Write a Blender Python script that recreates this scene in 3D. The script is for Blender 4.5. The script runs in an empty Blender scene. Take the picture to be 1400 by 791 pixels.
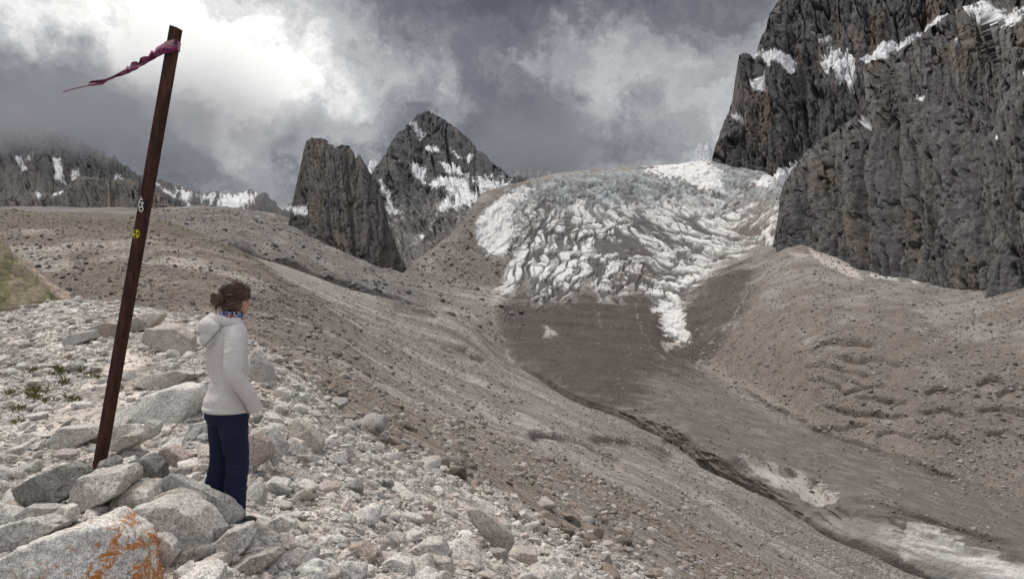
import bpy, bmesh, math, random
import numpy as np
from mathutils import Vector, Matrix, Euler

rng = np.random.default_rng(7)
random.seed(7)
S = bpy.context.scene
COL = S.collection

# ------------------------------------------------------------------ camera, sky, sun, exposure
FPX, CX, CY, EYE = 933.33, 700.0, 395.5, 1.6
cam = bpy.data.cameras.new("camera")
cam.lens, cam.sensor_width = 24.0, 36.0
cam.clip_start, cam.clip_end = 0.1, 60000
cam_o = bpy.data.objects.new("camera", cam)
COL.objects.link(cam_o)
cam_o.location = (0, 0, EYE)
cam_o.rotation_euler = (math.radians(90), 0, 0)
S.camera = cam_o
S.view_settings.view_transform = 'Standard'
S.view_settings.look = 'None'
S.view_settings.gamma = 1.0
S.view_settings.exposure = 0.75
S.cycles.use_denoising = True
S.cycles.max_bounces = 5
S.cycles.diffuse_bounces = 3
S.cycles.volume_bounces = 2
S.cycles.volume_step_rate = 2.0

SUN_EL, SUN_AZ = math.radians(60), math.radians(-48)       # azimuth from +Y towards +X
W = bpy.data.worlds.new("World")
S.world = W
W.use_nodes = True


def dirvec(px, py):
    v = np.array([(px - CX) / FPX, 1.0, (CY - py) / FPX])
    return v / np.linalg.norm(v)


class NT:
    """small helper for writing node trees"""
    def __init__(s, tree):
        s.t = tree
        s.n = tree.nodes
        s.l = tree.links

    def node(s, typ, **kw):
        nd = s.n.new(typ)
        for k, v in kw.items():
            setattr(nd, k, v)
        return nd

    def put(s, sock, v):
        if isinstance(v, bpy.types.NodeSocket):
            s.l.new(v, sock)
        else:
            sock.default_value = v

    def math(s, op, a, b=0.0, c=0.0, clamp=False):
        nd = s.node('ShaderNodeMath', operation=op)
        nd.use_clamp = clamp
        s.put(nd.inputs[0], a); s.put(nd.inputs[1], b); s.put(nd.inputs[2], c)
        return nd.outputs[0]

    def vmath(s, op, a, b=(0, 0, 0), out=0):
        nd = s.node('ShaderNodeVectorMath', operation=op)
        s.put(nd.inputs[0], a); s.put(nd.inputs[1], b)
        return nd.outputs[out]

    def noise(s, vec, scale, detail=4.0, rough=0.55, dist=0.0, out='Fac'):
        nd = s.node('ShaderNodeTexNoise')
        s.put(nd.inputs['Vector'], vec)
        nd.inputs['Scale'].default_value = scale
        nd.inputs['Detail'].default_value = detail
        nd.inputs['Roughness'].default_value = rough
        nd.inputs['Distortion'].default_value = dist
        return nd.outputs[out]

    def voronoi(s, vec, scale, feature='F1', out='Distance'):
        nd = s.node('ShaderNodeTexVoronoi', feature=feature)
        s.put(nd.inputs['Vector'], vec)
        nd.inputs['Scale'].default_value = scale
        return nd.outputs[out]

    def rng(s, v, a, b, c=0.0, d=1.0, interp='SMOOTHSTEP'):
        nd = s.node('ShaderNodeMapRange', interpolation_type=interp)
        s.put(nd.inputs[0], v)
        for i, x in enumerate((a, b, c, d)):
            s.put(nd.inputs[1 + i], x)
        return nd.outputs[0]

    def mix(s, f, a, b, blend='MIX'):
        nd = s.node('ShaderNodeMix', data_type='RGBA', blend_type=blend)
        s.put(nd.inputs[0], f)
        for sock, v in ((nd.inputs[6], a), (nd.inputs[7], b)):
            s.put(sock, (*v, 1.0) if isinstance(v, tuple) and len(v) == 3 else v)
        return nd.outputs[2]

    def ramp(s, v, stops):
        nd = s.node('ShaderNodeValToRGB')
        s.put(nd.inputs[0], v)
        e = nd.color_ramp.elements
        while len(e) < len(stops):
            e.new(0.5)
        for k, (p, c) in zip(e, stops):
            k.position = p
            k.color = (*c, 1.0)
        return nd.outputs[0]


# clouds: brightness by direction (warped soft patches plus broken noise), over a Nishita sky
w = NT(W.node_tree)
w.n.clear()
wout = w.node('ShaderNodeOutputWorld')
tc = w.node('ShaderNodeTexCoord').outputs['Generated']
nrm = w.vmath('NORMALIZE', tc)
# warp the direction so that the patches get torn cloud edges
warp = w.vmath('SUBTRACT', w.noise(nrm, 2.6, 3, 0.55, out='Color'), (0.5, 0.5, 0.5))
warp2 = w.vmath('SUBTRACT', w.noise(nrm, 8.5, 6, 0.66, out='Color'), (0.5, 0.5, 0.5))
wd = w.vmath('ADD', nrm, w.vmath('MULTIPLY', warp, (0.20, 0.20, 0.14)))
wd = w.vmath('ADD', wd, w.vmath('MULTIPLY', warp2, (0.26, 0.26, 0.20)))
# soft patches of the deck: (px, py, half width in radians, flatness); their strengths are fitted to the tones listed below
PATCH = [(60, 10, 0.20, 1.6), (210, 50, 0.14, 1.4), (330, 90, 0.15, 1.0), (430, 140, 0.13, 1.2), (20, 150, 0.17, 1.6), (150, 170, 0.13, 1.6),
         (300, 225, 0.14, 2.0), (60, 240, 0.14, 2.0), (520, 60, 0.11, 1.2), (640, 5, 0.13, 2.0), (870, 0, 0.20, 2.6), (660, 150, 0.12, 1.3),
         (760, 195, 0.13, 1.7), (810, 75, 0.11, 1.6), (920, 140, 0.13, 1.4), (980, 70, 0.08, 1.2), (700, 60, 0.10, 1.8), (930, 215, 0.10, 1.8), (480, 220, 0.12, 1.4),
         (1050, 20, 0.14, 1.5), (400, 20, 0.12, 1.4)]
TONES = [(30, 10, .80), (110, 30, .85), (210, 40, .86), (300, 60, .90), (310, 130, .92), (400, 120, .82), (450, 60, .76), (20, 110, .24), (80, 150, .22), (160, 170, .34), (60, 220, .27),
         (200, 230, .41), (320, 230, .46), (120, 90, .60), (440, 170, .62), (530, 100, .64), (520, 30, .52), (620, 10, .36), (720, 15, .36), (850, 5, .33), (960, 15, .42), (640, 90, .52), (640, 150, .36),
         (720, 170, .35), (790, 215, .40), (800, 80, .64), (740, 70, .48), (890, 130, .62), (960, 150, .60), (990, 70, .56), (1020, 40, .50), (920, 200, .60), (480, 200, .58), (560, 150, .44), (870, 60, .58), (400, 30, .74), (380, 250, .48), (250, 180, .5), (0, 200, .33)]
_A = np.array([[math.exp(-(np.linalg.norm((dirvec(a, b) - dirvec(p_, q_)) * np.array([1, 1, fl])) / sg) ** 2) for p_, q_, sg, fl in PATCH] for a, b, _ in TONES])
_y = np.array([t - 0.55 for _, _, t in TONES])
_g = np.linalg.solve(_A.T @ _A + 0.025 * np.eye(len(PATCH)), _A.T @ _y)
val = 0.55
for (px, py, sg, fl), g in zip(PATCH, _g):
    c = dirvec(px, py)
    dst = w.vmath('DISTANCE', w.vmath('MULTIPLY', wd, (1, 1, fl)), tuple(c * np.array([1, 1, fl])), out=1)
    q = w.math('DIVIDE', dst, sg)
    ex = w.math('POWER', 2.718, w.math('MULTIPLY', w.math('MULTIPLY', q, q), -1.0))
    val = w.math('MULTIPLY_ADD', ex, float(g), val)
st = w.vmath('MULTIPLY', wd, (1, 1, 1.6))
val = w.math('MULTIPLY_ADD', w.math('SUBTRACT', w.noise(st, 6.0, 6, 0.6, 0.3), 0.5), 0.42, val)
val = w.math('MULTIPLY_ADD', w.math('SUBTRACT', w.noise(st, 24.0, 4, 0.6, 0.2), 0.5), 0.14, val)
val = w.math('MULTIPLY_ADD', val, 1.85, -0.56)
cloud = w.ramp(val, [(0.0, (0.066, 0.066, 0.075)), (0.28, (0.125, 0.125, 0.136)), (0.5, (0.242, 0.242, 0.250)),
                     (0.74, (0.39, 0.388, 0.388)), (1.0, (0.74, 0.73, 0.705))])
# unseen sky overhead and behind the viewer, boosted as added fill light
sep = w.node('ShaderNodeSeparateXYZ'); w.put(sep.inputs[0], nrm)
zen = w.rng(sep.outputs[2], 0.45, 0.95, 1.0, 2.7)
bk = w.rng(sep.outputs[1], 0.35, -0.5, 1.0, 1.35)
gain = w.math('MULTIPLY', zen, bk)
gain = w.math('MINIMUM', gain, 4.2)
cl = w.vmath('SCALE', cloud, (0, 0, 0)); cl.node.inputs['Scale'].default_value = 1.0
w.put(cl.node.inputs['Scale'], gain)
sky = w.node('ShaderNodeTexSky', sky_type='NISHITA')
sky.sun_disc = False
sky.sun_elevation, sky.sun_rotation = SUN_EL, SUN_AZ
sk = w.vmath('SCALE', sky.outputs[0]); sk.node.inputs['Scale'].default_value = 0.08
bg = w.node('ShaderNodeBackground')
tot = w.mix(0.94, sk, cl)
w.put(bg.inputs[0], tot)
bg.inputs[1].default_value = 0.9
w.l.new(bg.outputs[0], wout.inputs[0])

sun = bpy.data.lights.new("sun", 'SUN')
sun.energy, sun.angle, sun.color = 1.5, math.radians(10), (1.0, 0.94, 0.85)
sun_o = bpy.data.objects.new("sun", sun)
COL.objects.link(sun_o)
ldir = Vector((math.sin(SUN_AZ) * math.cos(SUN_EL), math.cos(SUN_AZ) * math.cos(SUN_EL), math.sin(SUN_EL)))
sun_o.rotation_euler = ldir.to_track_quat('Z', 'Y').to_euler()

# ------------------------------------------------------------------ numpy helpers
_perm = rng.permutation(4096).astype(np.int32)
_g = rng.normal(size=(4096, 3)); _g /= np.linalg.norm(_g, axis=1)[:, None]
_g = _g.astype(np.float32)


from concurrent.futures import ThreadPoolExecutor
_pool = ThreadPoolExecutor(4)


def _perlin(p, seed):
    fl = np.floor(p)
    i = fl.astype(np.int32) & 4095
    f = (p - fl).astype(np.float32)
    u = f * f * f * (f * (f * 6 - 15) + 10)
    fx, fy, fz = f[:, 0], f[:, 1], f[:, 2]

    def corner(h, a, b, c):
        g = _g[_perm[(h + i[:, 2] + c) & 4095]]
        return g[:, 0] * (fx - a) + g[:, 1] * (fy - b) + g[:, 2] * (fz - c)
    pl = []
    for a in (0, 1):
        hx = _perm[(i[:, 0] + a + seed * 17) & 4095]
        rows_ = []
        for b in (0, 1):
            h = _perm[(hx + i[:, 1] + b) & 4095]
            n0 = corner(h, a, b, 0); n1_ = corner(h, a, b, 1)
            rows_.append(n0 + u[:, 2] * (n1_ - n0))
        pl.append(rows_[0] + u[:, 1] * (rows_[1] - rows_[0]))
    return (pl[0] + u[:, 0] * (pl[1] - pl[0])) * 1.5


def perlin(p, seed=0):
    p = np.asarray(p, np.float64)
    if len(p) < 40000:
        return _perlin(p, seed)
    ch = np.array_split(p, 12)
    return np.concatenate(list(_pool.map(lambda c: _perlin(c, seed), ch)))


def fbm(p, octaves=5, gain=0.5, lac=2.07, seed=0, ridged=False):
    p = np.asarray(p, np.float64).copy()
    a, s, tot = 1.0, 0, 0
    for k in range(octaves):
        n = perlin(p, seed + k)
        if ridged:
            n = 1 - 2 * np.abs(n)
        s = s + a * n
        tot += a
        a *= gain
        p = p * lac + 13.7
    return s / tot


def _worley(p, seed):
    i = np.floor(p).astype(np.int32)
    f1 = np.full(len(p), 9.0); f2 = f1.copy(); idn = np.zeros(len(p), np.int32); off = np.zeros((len(p), 3))
    for a in (-1, 0, 1):
        for b in (-1, 0, 1):
            for c in (-1, 0, 1):
                h = _perm[(_perm[(_perm[(i[:, 0] + a + seed * 31) & 4095] + i[:, 1] + b) & 4095] + i[:, 2] + c) & 4095]
                o = p - (i + np.array([a + .5, b + .5, c + .5])) - 0.42 * _g[h]
                d = (o * o).sum(1)
                m = d < f1
                f2 = np.where(m, f1, np.minimum(f2, d))
                idn[m] = h[m]; off[m] = o[m]
                f1 = np.where(m, d, f1)
    return np.sqrt(f1), np.sqrt(f2), idn, off


def worley(p, seed=0):
    """F1, F2, the id of the nearest cell and the offset from its centre"""
    p = np.asarray(p, np.float64)
    r = list(_pool.map(lambda c: _worley(c, seed), np.array_split(p, 12)))
    return tuple(np.concatenate([x[k] for x in r]) for k in range(4))


def facets(p, seed=0, step=0.5):
    """broken rock: cells that are each a tilted plane at its own height"""
    f1, f2, idn, off = worley(p, seed)
    return step * _g[idn & 4095, 0] + (off * _g[(idn * 7 + 3) & 4095]).sum(1) * 1.1


def crystal(u, z, seed=0):
    """broken slabs: the lower envelope of many-sided cones, so flat faces that meet in sharp arrises and grooves"""
    def run(c):
        u_, z_ = c
        iu, iz = np.floor(u_).astype(np.int32), np.floor(z_).astype(np.int32)
        best = np.full(len(u_), 9.0)
        for a in (-1, 0, 1):
            for b in (-1, 0, 1):
                h = _perm[(_perm[(iu + a + seed * 53) & 4095] + iz + b) & 4095]
                g = _g[h]
                ou = u_ - (iu + a + 0.5 + 0.45 * g[:, 0]); oz = z_ - (iz + b + 0.5 + 0.45 * g[:, 1])
                t0 = g[:, 2] * 3.1
                dmax = np.full(len(u_), -9.0)
                for k in range(5):
                    th_ = t0 + k * 1.2566
                    dmax = np.maximum(dmax, (ou * np.cos(th_) + oz * np.sin(th_)) * (0.8 + 0.4 * ((k * 7) % 3) / 2))
                best = np.minimum(best, dmax + 0.18 * g[:, 0])
        return best
    return -np.concatenate(list(_pool.map(run, zip(np.array_split(u, 12), np.array_split(z, 12)))))


def sstep(x, a, b):
    t = np.clip((x - a) / (b - a), 0, 1)
    return t * t * (3 - 2 * t)


def pchip(x, y, xq):
    """monotone cubic; y may be (n, m)"""
    x = np.asarray(x, float); y = np.asarray(y, float)
    h = np.diff(x)
    sh = (-1,) + (1,) * (y.ndim - 1)
    hh = h.reshape(sh)
    dl = np.diff(y, axis=0) / hh
    m = np.zeros_like(y)
    w1 = (2 * h[1:] + h[:-1]).reshape(sh); w2 = (h[1:] + 2 * h[:-1]).reshape(sh)
    with np.errstate(divide='ignore', invalid='ignore'):
        mm = (w1 + w2) / (w1 / dl[:-1] + w2 / dl[1:])
    m[1:-1] = np.where(dl[:-1] * dl[1:] > 0, mm, 0)
    m[0], m[-1] = dl[0], dl[-1]
    k = np.clip(np.searchsorted(x, xq) - 1, 0, len(h) - 1)
    t = ((xq - x[k]) / h[k]).reshape(sh)
    hk = h[k].reshape(sh)
    return (y[k] * (1 + 2 * t) * (1 - t) ** 2 + m[k] * hk * t * (1 - t) ** 2
            + y[k + 1] * t * t * (3 - 2 * t) + m[k + 1] * hk * t * t * (t - 1))


def poly_sdf(px, py, poly):
    """signed distance in picture pixels, negative inside"""
    poly = np.asarray(poly, float)
    d = np.full(px.shape, 1e9); inside = np.zeros(px.shape, bool)
    for a, b in zip(poly, np.roll(poly, -1, axis=0)):
        e = b - a
        t = np.clip(((px - a[0]) * e[0] + (py - a[1]) * e[1]) / (e @ e + 1e-9), 0, 1)
        d = np.minimum(d, np.hypot(px - a[0] - t * e[0], py - a[1] - t * e[1]))
        c = ((a[1] > py) != (b[1] > py)) & (px < (b[0] - a[0]) * (py - a[1]) / (b[1] - a[1] + 1e-12) + a[0])
        inside ^= c
    return np.where(inside, -d, d)


def line_sd(px, py, line):
    """distance to an open polyline, positive on its lower side, and 0..1 along it"""
    line = np.asarray(line, float)
    d = np.full(px.shape, 1e9); s = np.zeros(px.shape); al = np.zeros(px.shape)
    n = len(line) - 1
    for k in range(n):
        a, b = line[k], line[k + 1]
        e = b - a
        tt = ((px - a[0]) * e[0] + (py - a[1]) * e[1]) / (e @ e + 1e-9)
        t = np.clip(tt, 0, 1)
        dd = np.hypot(px - a[0] - t * e[0], py - a[1] - t * e[1])
        sg = np.sign(e[0] * (py - a[1]) - e[1] * (px - a[0]))
        m = dd < d
        s = np.where(m, sg, s); al = np.where(m, (k + t) / n, al); d = np.where(m, dd, d)
    return d * s, al


def unproject(px, py, d):
    return np.stack([d * (px - CX) / FPX, d, EYE + d * (CY - py) / FPX], -1)


def grid_mesh(name, P, col=None, mat=None, keep=None, smooth=True):
    """P (rows, cols, 3) -> one sheet; keep: optional mask of faces (rows-1, cols-1)"""
    r, c = P.shape[:2]
    idx = np.arange(r * c).reshape(r, c)
    q = np.stack([idx[:-1, :-1], idx[:-1, 1:], idx[1:, 1:], idx[1:, :-1]], -1)
    q = q[keep] if keep is not None else q.reshape(-1, 4)
    used, inv = np.unique(q, return_inverse=True)
    q = inv.reshape(-1, 4)
    v = P.reshape(-1, 3)[used]
    me = bpy.data.meshes.new(name)
    me.vertices.add(len(v)); me.vertices.foreach_set('co', v.astype(np.float32).ravel())
    me.loops.add(q.size); me.loops.foreach_set('vertex_index', q.astype(np.int32).ravel())
    me.polygons.add(len(q)); me.polygons.foreach_set('loop_start', np.arange(0, q.size, 4, dtype=np.int32))
    me.update(calc_edges=True)
    me.polygons.foreach_set('use_smooth', np.full(len(q), smooth))
    if col is not None:
        at = me.color_attributes.new('tone', 'FLOAT_COLOR', 'POINT')
        cc = np.ones((len(v), 4), np.float32)
        cc[:, :3] = col.reshape(-1, 3)[used]
        at.data.foreach_set('color', cc.ravel())
    if mat:
        me.materials.append(mat)
    o = bpy.data.objects.new(name, me)
    COL.objects.link(o)
    return o


def tag(o, label=None, cat=None, group=None, kind=None):
    if label: o['label'] = label
    if cat: o['category'] = cat
    if group: o['group'] = group
    if kind: o['kind'] = kind
    return o


def link_mesh(name, me, parent=None):
    o = bpy.data.objects.new(name, me)
    COL.objects.link(o)
    if parent:
        o.parent = parent
    return o


def mix3(a, b, f):
    return a * (1 - f[..., None]) + np.asarray(b, float) * f[..., None]


# ------------------------------------------------------------------ materials
def new_mat(name):
    m = bpy.data.materials.new(name)
    m.use_nodes = True
    n = NT(m.node_tree)
    b = m.node_tree.nodes['Principled BSDF']
    b.inputs['Roughness'].default_value = 0.9
    b.inputs['Specular IOR Level'].default_value = 0.25
    return m, n, b


def bump(n, b, h, strength=0.5, dist=0.1):
    nd = n.node('ShaderNodeBump')
    nd.inputs['Strength'].default_value = strength
    nd.inputs['Distance'].default_value = dist
    n.put(nd.inputs['Height'], h)
    n.l.new(nd.outputs[0], b.inputs['Normal'])


def terrain_mat(name, scales, contrast=0.5, spec=0.25, stony=True):
    """the mesh's own colour, broken up by grain at several real sizes (metres)"""
    m, n, b = new_mat(name)
    at = n.node('ShaderNodeAttribute', attribute_name='tone').outputs['Color']
    pos = n.node('ShaderNodeNewGeometry').outputs['Position']
    f = None
    for k, s in enumerate(scales):
        x = n.math('SUBTRACT', n.noise(pos, 1.0 / s, 3, 0.6), 0.5)
        f = x if f is None else n.math('ADD', f, x)
    g = n.math('MULTIPLY_ADD', f, contrast, 1.0)
    if stony:
        for s, (a, bb) in zip(scales[:2], ((0, 0), (0, 0), (0, 0))):
            v = n.voronoi(pos, 1.0 / (s * 1.6), out='Color')
            sp = n.node('ShaderNodeSeparateColor'); n.put(sp.inputs[0], v)
            g = n.math('MULTIPLY', g, n.rng(sp.outputs[0], 0.0, 1.0, 0.66, 1.36, 'LINEAR'))
    g = n.math('MAXIMUM', g, 0.15)
    c = n.vmath('SCALE', at); n.put(c.node.inputs['Scale'], g)
    n.put(b.inputs['Base Color'], c)
    b.inputs['Specular IOR Level'].default_value = spec
    h = n.math('ADD', n.noise(pos, 1.0 / scales[0], 4, 0.65), n.math('MULTIPLY', n.noise(pos, 1.0 / scales[1], 4, 0.65), scales[1] / scales[0]))
    bump(n, b, h, 0.6, scales[0] * 0.5)
    return m


M_ground = terrain_mat("ground_rubble", (0.06, 0.4, 2.2), 0.42)
M_glacier = terrain_mat("glacier_ice", (0.6, 2.4, 8.0), 0.3, 0.3, stony=False)
M_cliff = terrain_mat("cliff_rock", (1.4, 5.0, 18.0), 1.1, 0.2, stony=False)
M_far = terrain_mat("far_rock", (6.0, 22.0, 90.0), 0.7, 0.2, stony=False)

# ------------------------------------------------------------------ the valley: one sheet lofted over its contour lines
# each line: (px, py, metres away) as read off the photograph and surveyed by eye
def zline(d, pts):
    return [(px, CY + FPX * (EYE - z) / d, d) for px, z in pts]


LINES = [
    zline(1.0, [(-250, 0.1), (300, 0.05), (700, -0.05), (1100, -0.15), (1650, -0.3)]),
    zline(3.5, [(-250, 0.1), (0, 0.08), (300, 0.02), (500, -0.14), (700, -0.30), (1000, -0.7), (1400, -1.3), (1650, -1.6)]),
    [(-250, 620, 7), (0, 600, 7.5), (200, 600, 7), (300, 640, 6), (420, 640, 7), (560, 745, 6), (700, 780, 7), (900, 860, 8), (1150, 960, 9),
     (1400, 1060, 10), (1650, 1160, 11)],
    [(-250, 470, 20), (0, 432, 20), (110, 410, 22), (240, 426, 20), (320, 455, 16), (400, 507, 12), (480, 590, 11), (560, 632, 12),
     (650, 674, 12.5), (740, 732, 12.5), (860, 802, 12.5), (1000, 872, 13), (1200, 962, 14), (1400, 1052, 15), (1650, 1150, 16)],
    [(-250, 450, 45), (0, 455, 45), (110, 458, 45), (240, 458, 40), (320, 472, 35), (400, 501, 30), (480, 545, 24), (560, 590, 24),
     (650, 626, 26), (740, 669, 27), (860, 731, 28), (1000, 811, 29), (1200, 920, 30), (1400, 1010, 32), (1650, 1100, 33)],
    [(-250, 410, 90), (0, 428, 90), (110, 428, 90), (240, 424, 85), (320, 440, 80), (400, 465, 75), (480, 505, 62), (560, 550, 60),
     (650, 585, 62), (740, 620, 65), (860, 672, 66), (1000, 745, 68), (1200, 860, 70), (1400, 960, 72), (1650, 1060, 75)],
    [(-250, 278, 240), (0, 286, 230), (100, 292, 225), (200, 298, 220), (260, 312, 215), (330, 338, 205), (400, 383, 190), (480, 440, 170),
     (560, 495, 150), (650, 540, 150), (740, 578, 150), (860, 632, 152), (1000, 710, 155), (1200, 810, 160), (1400, 905, 165), (1650, 1000, 170)],
    [(-250, 303, 330), (0, 312, 330), (200, 322, 330), (330, 352, 320), (400, 384, 300), (480, 424, 290), (560, 457, 290), (650, 500, 280),
     (740, 545, 270), (860, 598, 248), (1000, 672, 228), (1130, 748, 215), (1250, 812, 210), (1400, 880, 205), (1650, 970, 200)],
    [(-250, 312, 520), (0, 316, 520), (200, 322, 520), (330, 346, 520), (400, 366, 520), (480, 395, 530), (560, 418, 545), (620, 435, 560),
     (655, 458, 566), (672, 474, 568), (690, 490, 560), (740, 521, 500), (800, 553, 430), (860, 577, 390), (935, 614, 345), (960, 641, 320),
     (1050, 681, 290), (1130, 733, 262), (1180, 752, 252), (1250, 781, 243), (1300, 792, 238), (1400, 812, 232), (1650, 900, 220)],
]
_s1 = LINES[-1]
wh = lambda px: float(np.interp(px, [640, 690, 800, 860, 925, 945, 1000, 1050, 1130, 1180, 1250, 1300, 1400, 1650], [1, 4, 7, 11, 16, 31, 28, 24, 27, 50, 64, 50, 44, 40]))
wg = lambda px: 0.02 if px > 660 else 0.01
s2 = [(px, CY + (py - CY) / (1 + wg(px)), d * (1 + wg(px))) for px, py, d in _s1]
lean_ = lambda px: float(np.interp(px, [600, 1060, 1150, 1650], [0.027, 0.027, 0.062, 0.062]))          # the clean ice bank leans back
s3 = [(px, CY + (py - CY) / (1 + lean_(px)) - wh(px) * 0.8, d * (1 + lean_(px))) for px, py, d in _s1]
s3b = [(px, CY + (py - CY) / (1 + lean_(px) + 0.025) - wh(px) * 0.92, d * (1 + lean_(px) + 0.025)) for px, py, d in _s1]
LINES += [s2, s3, s3b,
    [(-250, 296, 900), (0, 298, 900), (200, 301, 900), (300, 308, 900), (400, 342, 900), (480, 376, 900), (560, 392, 900), (640, 400, 940),
     (680, 404, 960), (740, 432, 800), (800, 470, 660), (860, 502, 570), (935, 540, 490), (1000, 573, 435), (1130, 638, 352), (1250, 684, 312), (1400, 752, 280),
     (1650, 870, 250)],
    [(-250, 290, 1350), (0, 290, 1350), (200, 292, 1350), (300, 292, 1350), (400, 322, 1300), (480, 356, 1250), (560, 385, 1080), (640, 390, 1060),
     (680, 398, 1020), (740, 416, 890), (800, 430, 840), (880, 441, 800), (920, 482, 690), (960, 513, 620), (1000, 536, 560), (1060, 561, 505), (1130, 593, 450),
     (1200, 621, 415), (1300, 655, 385), (1400, 691, 360), (1650, 790, 320)],
    [(-250, 288, 1600), (0, 286, 1600), (200, 288, 1600), (300, 290, 1600), (400, 312, 1500), (480, 352, 1400), (560, 384, 1120), (640, 384, 1110),
     (680, 388, 1080), (740, 395, 1020), (800, 400, 1000), (880, 410, 970), (960, 441, 800), (1000, 451, 720), (1060, 466, 610), (1130, 490, 530),
     (1200, 510, 485), (1300, 535, 455), (1400, 560, 430), (1650, 620, 390)],
    [(-250, 288, 1900), (0, 286, 1900), (200, 287, 1900), (300, 288, 1900), (400, 308, 1750), (480, 356, 1500), (540, 388, 1180), (565, 381, 1180), (600, 370, 1180), (622, 360, 1190),
     (645, 348, 1200), (680, 340, 1220), (740, 335, 1250), (800, 330, 1270), (860, 330, 1270), (920, 330, 1270), (980, 330, 1240), (1030, 332, 1150), (1060, 337, 1020), (1100, 346, 900),
     (1170, 372, 780), (1250, 388, 700), (1330, 398, 650), (1400, 387, 620), (1650, 360, 560)],
    [(-250, 288, 2300), (0, 287, 2300), (200, 288, 2300), (300, 289, 2300), (400, 306, 2000), (480, 362, 1600), (540, 384, 1250), (565, 358, 1330), (600, 331, 1380), (622, 312, 1400),
     (645, 282, 1450), (660, 264, 1520), (690, 253, 1580), (720, 247, 1640), (760, 240, 1670), (800, 236, 1690), (860, 231, 1710), (920, 228, 1730),
     (960, 222, 1760), (1000, 228, 1760), (1040, 236, 1700), (1062, 250, 1600), (1100, 300, 1350), (1170, 350, 1100), (1250, 372, 950), (1400, 375, 900), (1650, 350, 900)],
]
_x = LINES[-1]
LINES += [[(px, CY + FPX * (EYE - (EYE + d * (CY - py) / FPX + 6)) / (d * 1.5), d * 1.5) for px, py, d in _x],
          [(px, CY + FPX * (EYE - 150) / 12000, 12000) for px, py, d in _x]]
SUB = [14, 110, 190, 130, 110, 130, 110, 90, 10, 26, 10, 90, 80, 120, 130, 230, 30, 8]
assert len(SUB) == len(LINES) - 1
colpx = np.concatenate([np.arange(-250, -20, 6.0), np.arange(-20, 640, 1.45), np.arange(640, 1080, 0.9), np.arange(1080, 1420, 1.45), np.arange(1420, 1651, 6.0)])
lnD, lnZ = [], []
for L in LINES:
    L = np.array(sorted(L))
    py = pchip(L[:, 0], L[:, 1], colpx); d = np.exp(pchip(L[:, 0], np.log(L[:, 2]), colpx))
    lnD.append(np.log(d)); lnZ.append(EYE + d * (CY - py) / FPX)
lnD = np.maximum.accumulate(np.array(lnD) + np.arange(len(LINES))[:, None] * 1e-4, axis=0)
lnZ = np.array(lnZ)
vq = np.concatenate([k + np.arange(n) / n for k, n in enumerate(SUB)] + [[len(SUB)]])
gd = np.exp(pchip(np.arange(len(LINES)), lnD, vq))
gz = pchip(np.arange(len(LINES)), lnZ, vq)
R, C = gd.shape
GPX = np.broadcast_to(colpx, (R, C))
GV = np.broadcast_to(vq[:, None], (R, C))
GPY = CY + FPX * (EYE - gz) / gd                 # where each point of the bare sheet lies in the picture
gx = gd * (GPX - CX) / FPX
# low mound under the cairn at the pole
gz = gz + 0.20 * np.exp(-((gx + 2.5) / 0.75) ** 2 - ((gd - 4.35) / 0.55) ** 2)

px, py, v, d = GPX.ravel(), GPY.ravel(), GV.ravel(), gd.ravel()
X, Y, Z = gx.ravel(), gd.ravel(), gz.ravel()
P0 = np.stack([X, Y, Z], -1)
N = len(px)

# the smallest thing the sheet can carry at each place: the wider of its two mesh spacings
_sp = np.zeros((R, C)); _pp = P0.reshape(R, C, 3)
_sp[1:] = np.linalg.norm(np.diff(_pp, axis=0), axis=2); _sp[0] = _sp[1]
FP = np.maximum(_sp.ravel(), d / FPX * 1.45)


def bfbm(scale, octaves, gain=0.5, seed=0, q=None, lac=2.07):
    out = np.zeros(N, np.float32); a, tot, L_ = 1.0, 0.0, scale
    for k_ in range(octaves):
        wgt = sstep(FP, L_ / 1.6, L_ / 4.5)
        m_ = wgt > 0.01
        if m_.any():
            out[m_] += a * wgt[m_] * perlin(P0[m_] / L_ + 13.7 * k_, seed + k_)
        tot += a; a *= gain; L_ /= lac
    return out / tot


# --- what the ground is where
NEAR, CREST, BAND, RIDGE, STREAM, WALL, TONGUE, TROUGH, SLOPE, BASE, TOP = 1, 3, 5, 6, 8, 10, 12, 13, 14, 15, 16
ICE = [(648, 312), (652, 298), (668, 280), (692, 262), (720, 250), (760, 240), (860, 228), (960, 214), (1070, 225), (1075, 290), (1058, 335), (1030, 342), (1010, 352),
       (985, 360), (955, 385), (938, 398), (930, 425), (936, 450), (946, 464), (925, 468), (905, 440), (885, 406), (868, 398), (850, 409), (838, 401), (825, 413), (812, 396), (800, 386), (790, 404), (772, 416),
       (755, 411), (742, 420), (728, 418), (722, 402), (717, 380), (706, 390), (694, 414), (674, 412), (676, 396), (690, 378), (700, 352), (672, 348), (655, 335)]
sub = (v > 11) & (px > 560) & (px < 1120)
ice_sd = np.full(N, 99.0); ice_sd[sub] = poly_sdf(px[sub], py[sub], ICE)
gl = ((v > 9.05) & (v < 13) & (px > 676)) | (ice_sd < 10)            # what belongs to the glacier
edge = np.zeros(N); _m = ice_sd < 60
edge[_m] = fbm(P0[_m] / 25.0, 4, seed=11) + 1.3 * sstep(py[_m], 350, 410) * fbm(np.stack([(X[_m] + 0.25 * Y[_m]) / 26, Y[_m] / 110, 0 * X[_m]], -1), 4, seed=12)
ice = sstep(ice_sd + 14 * edge, 6, -8)

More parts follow.
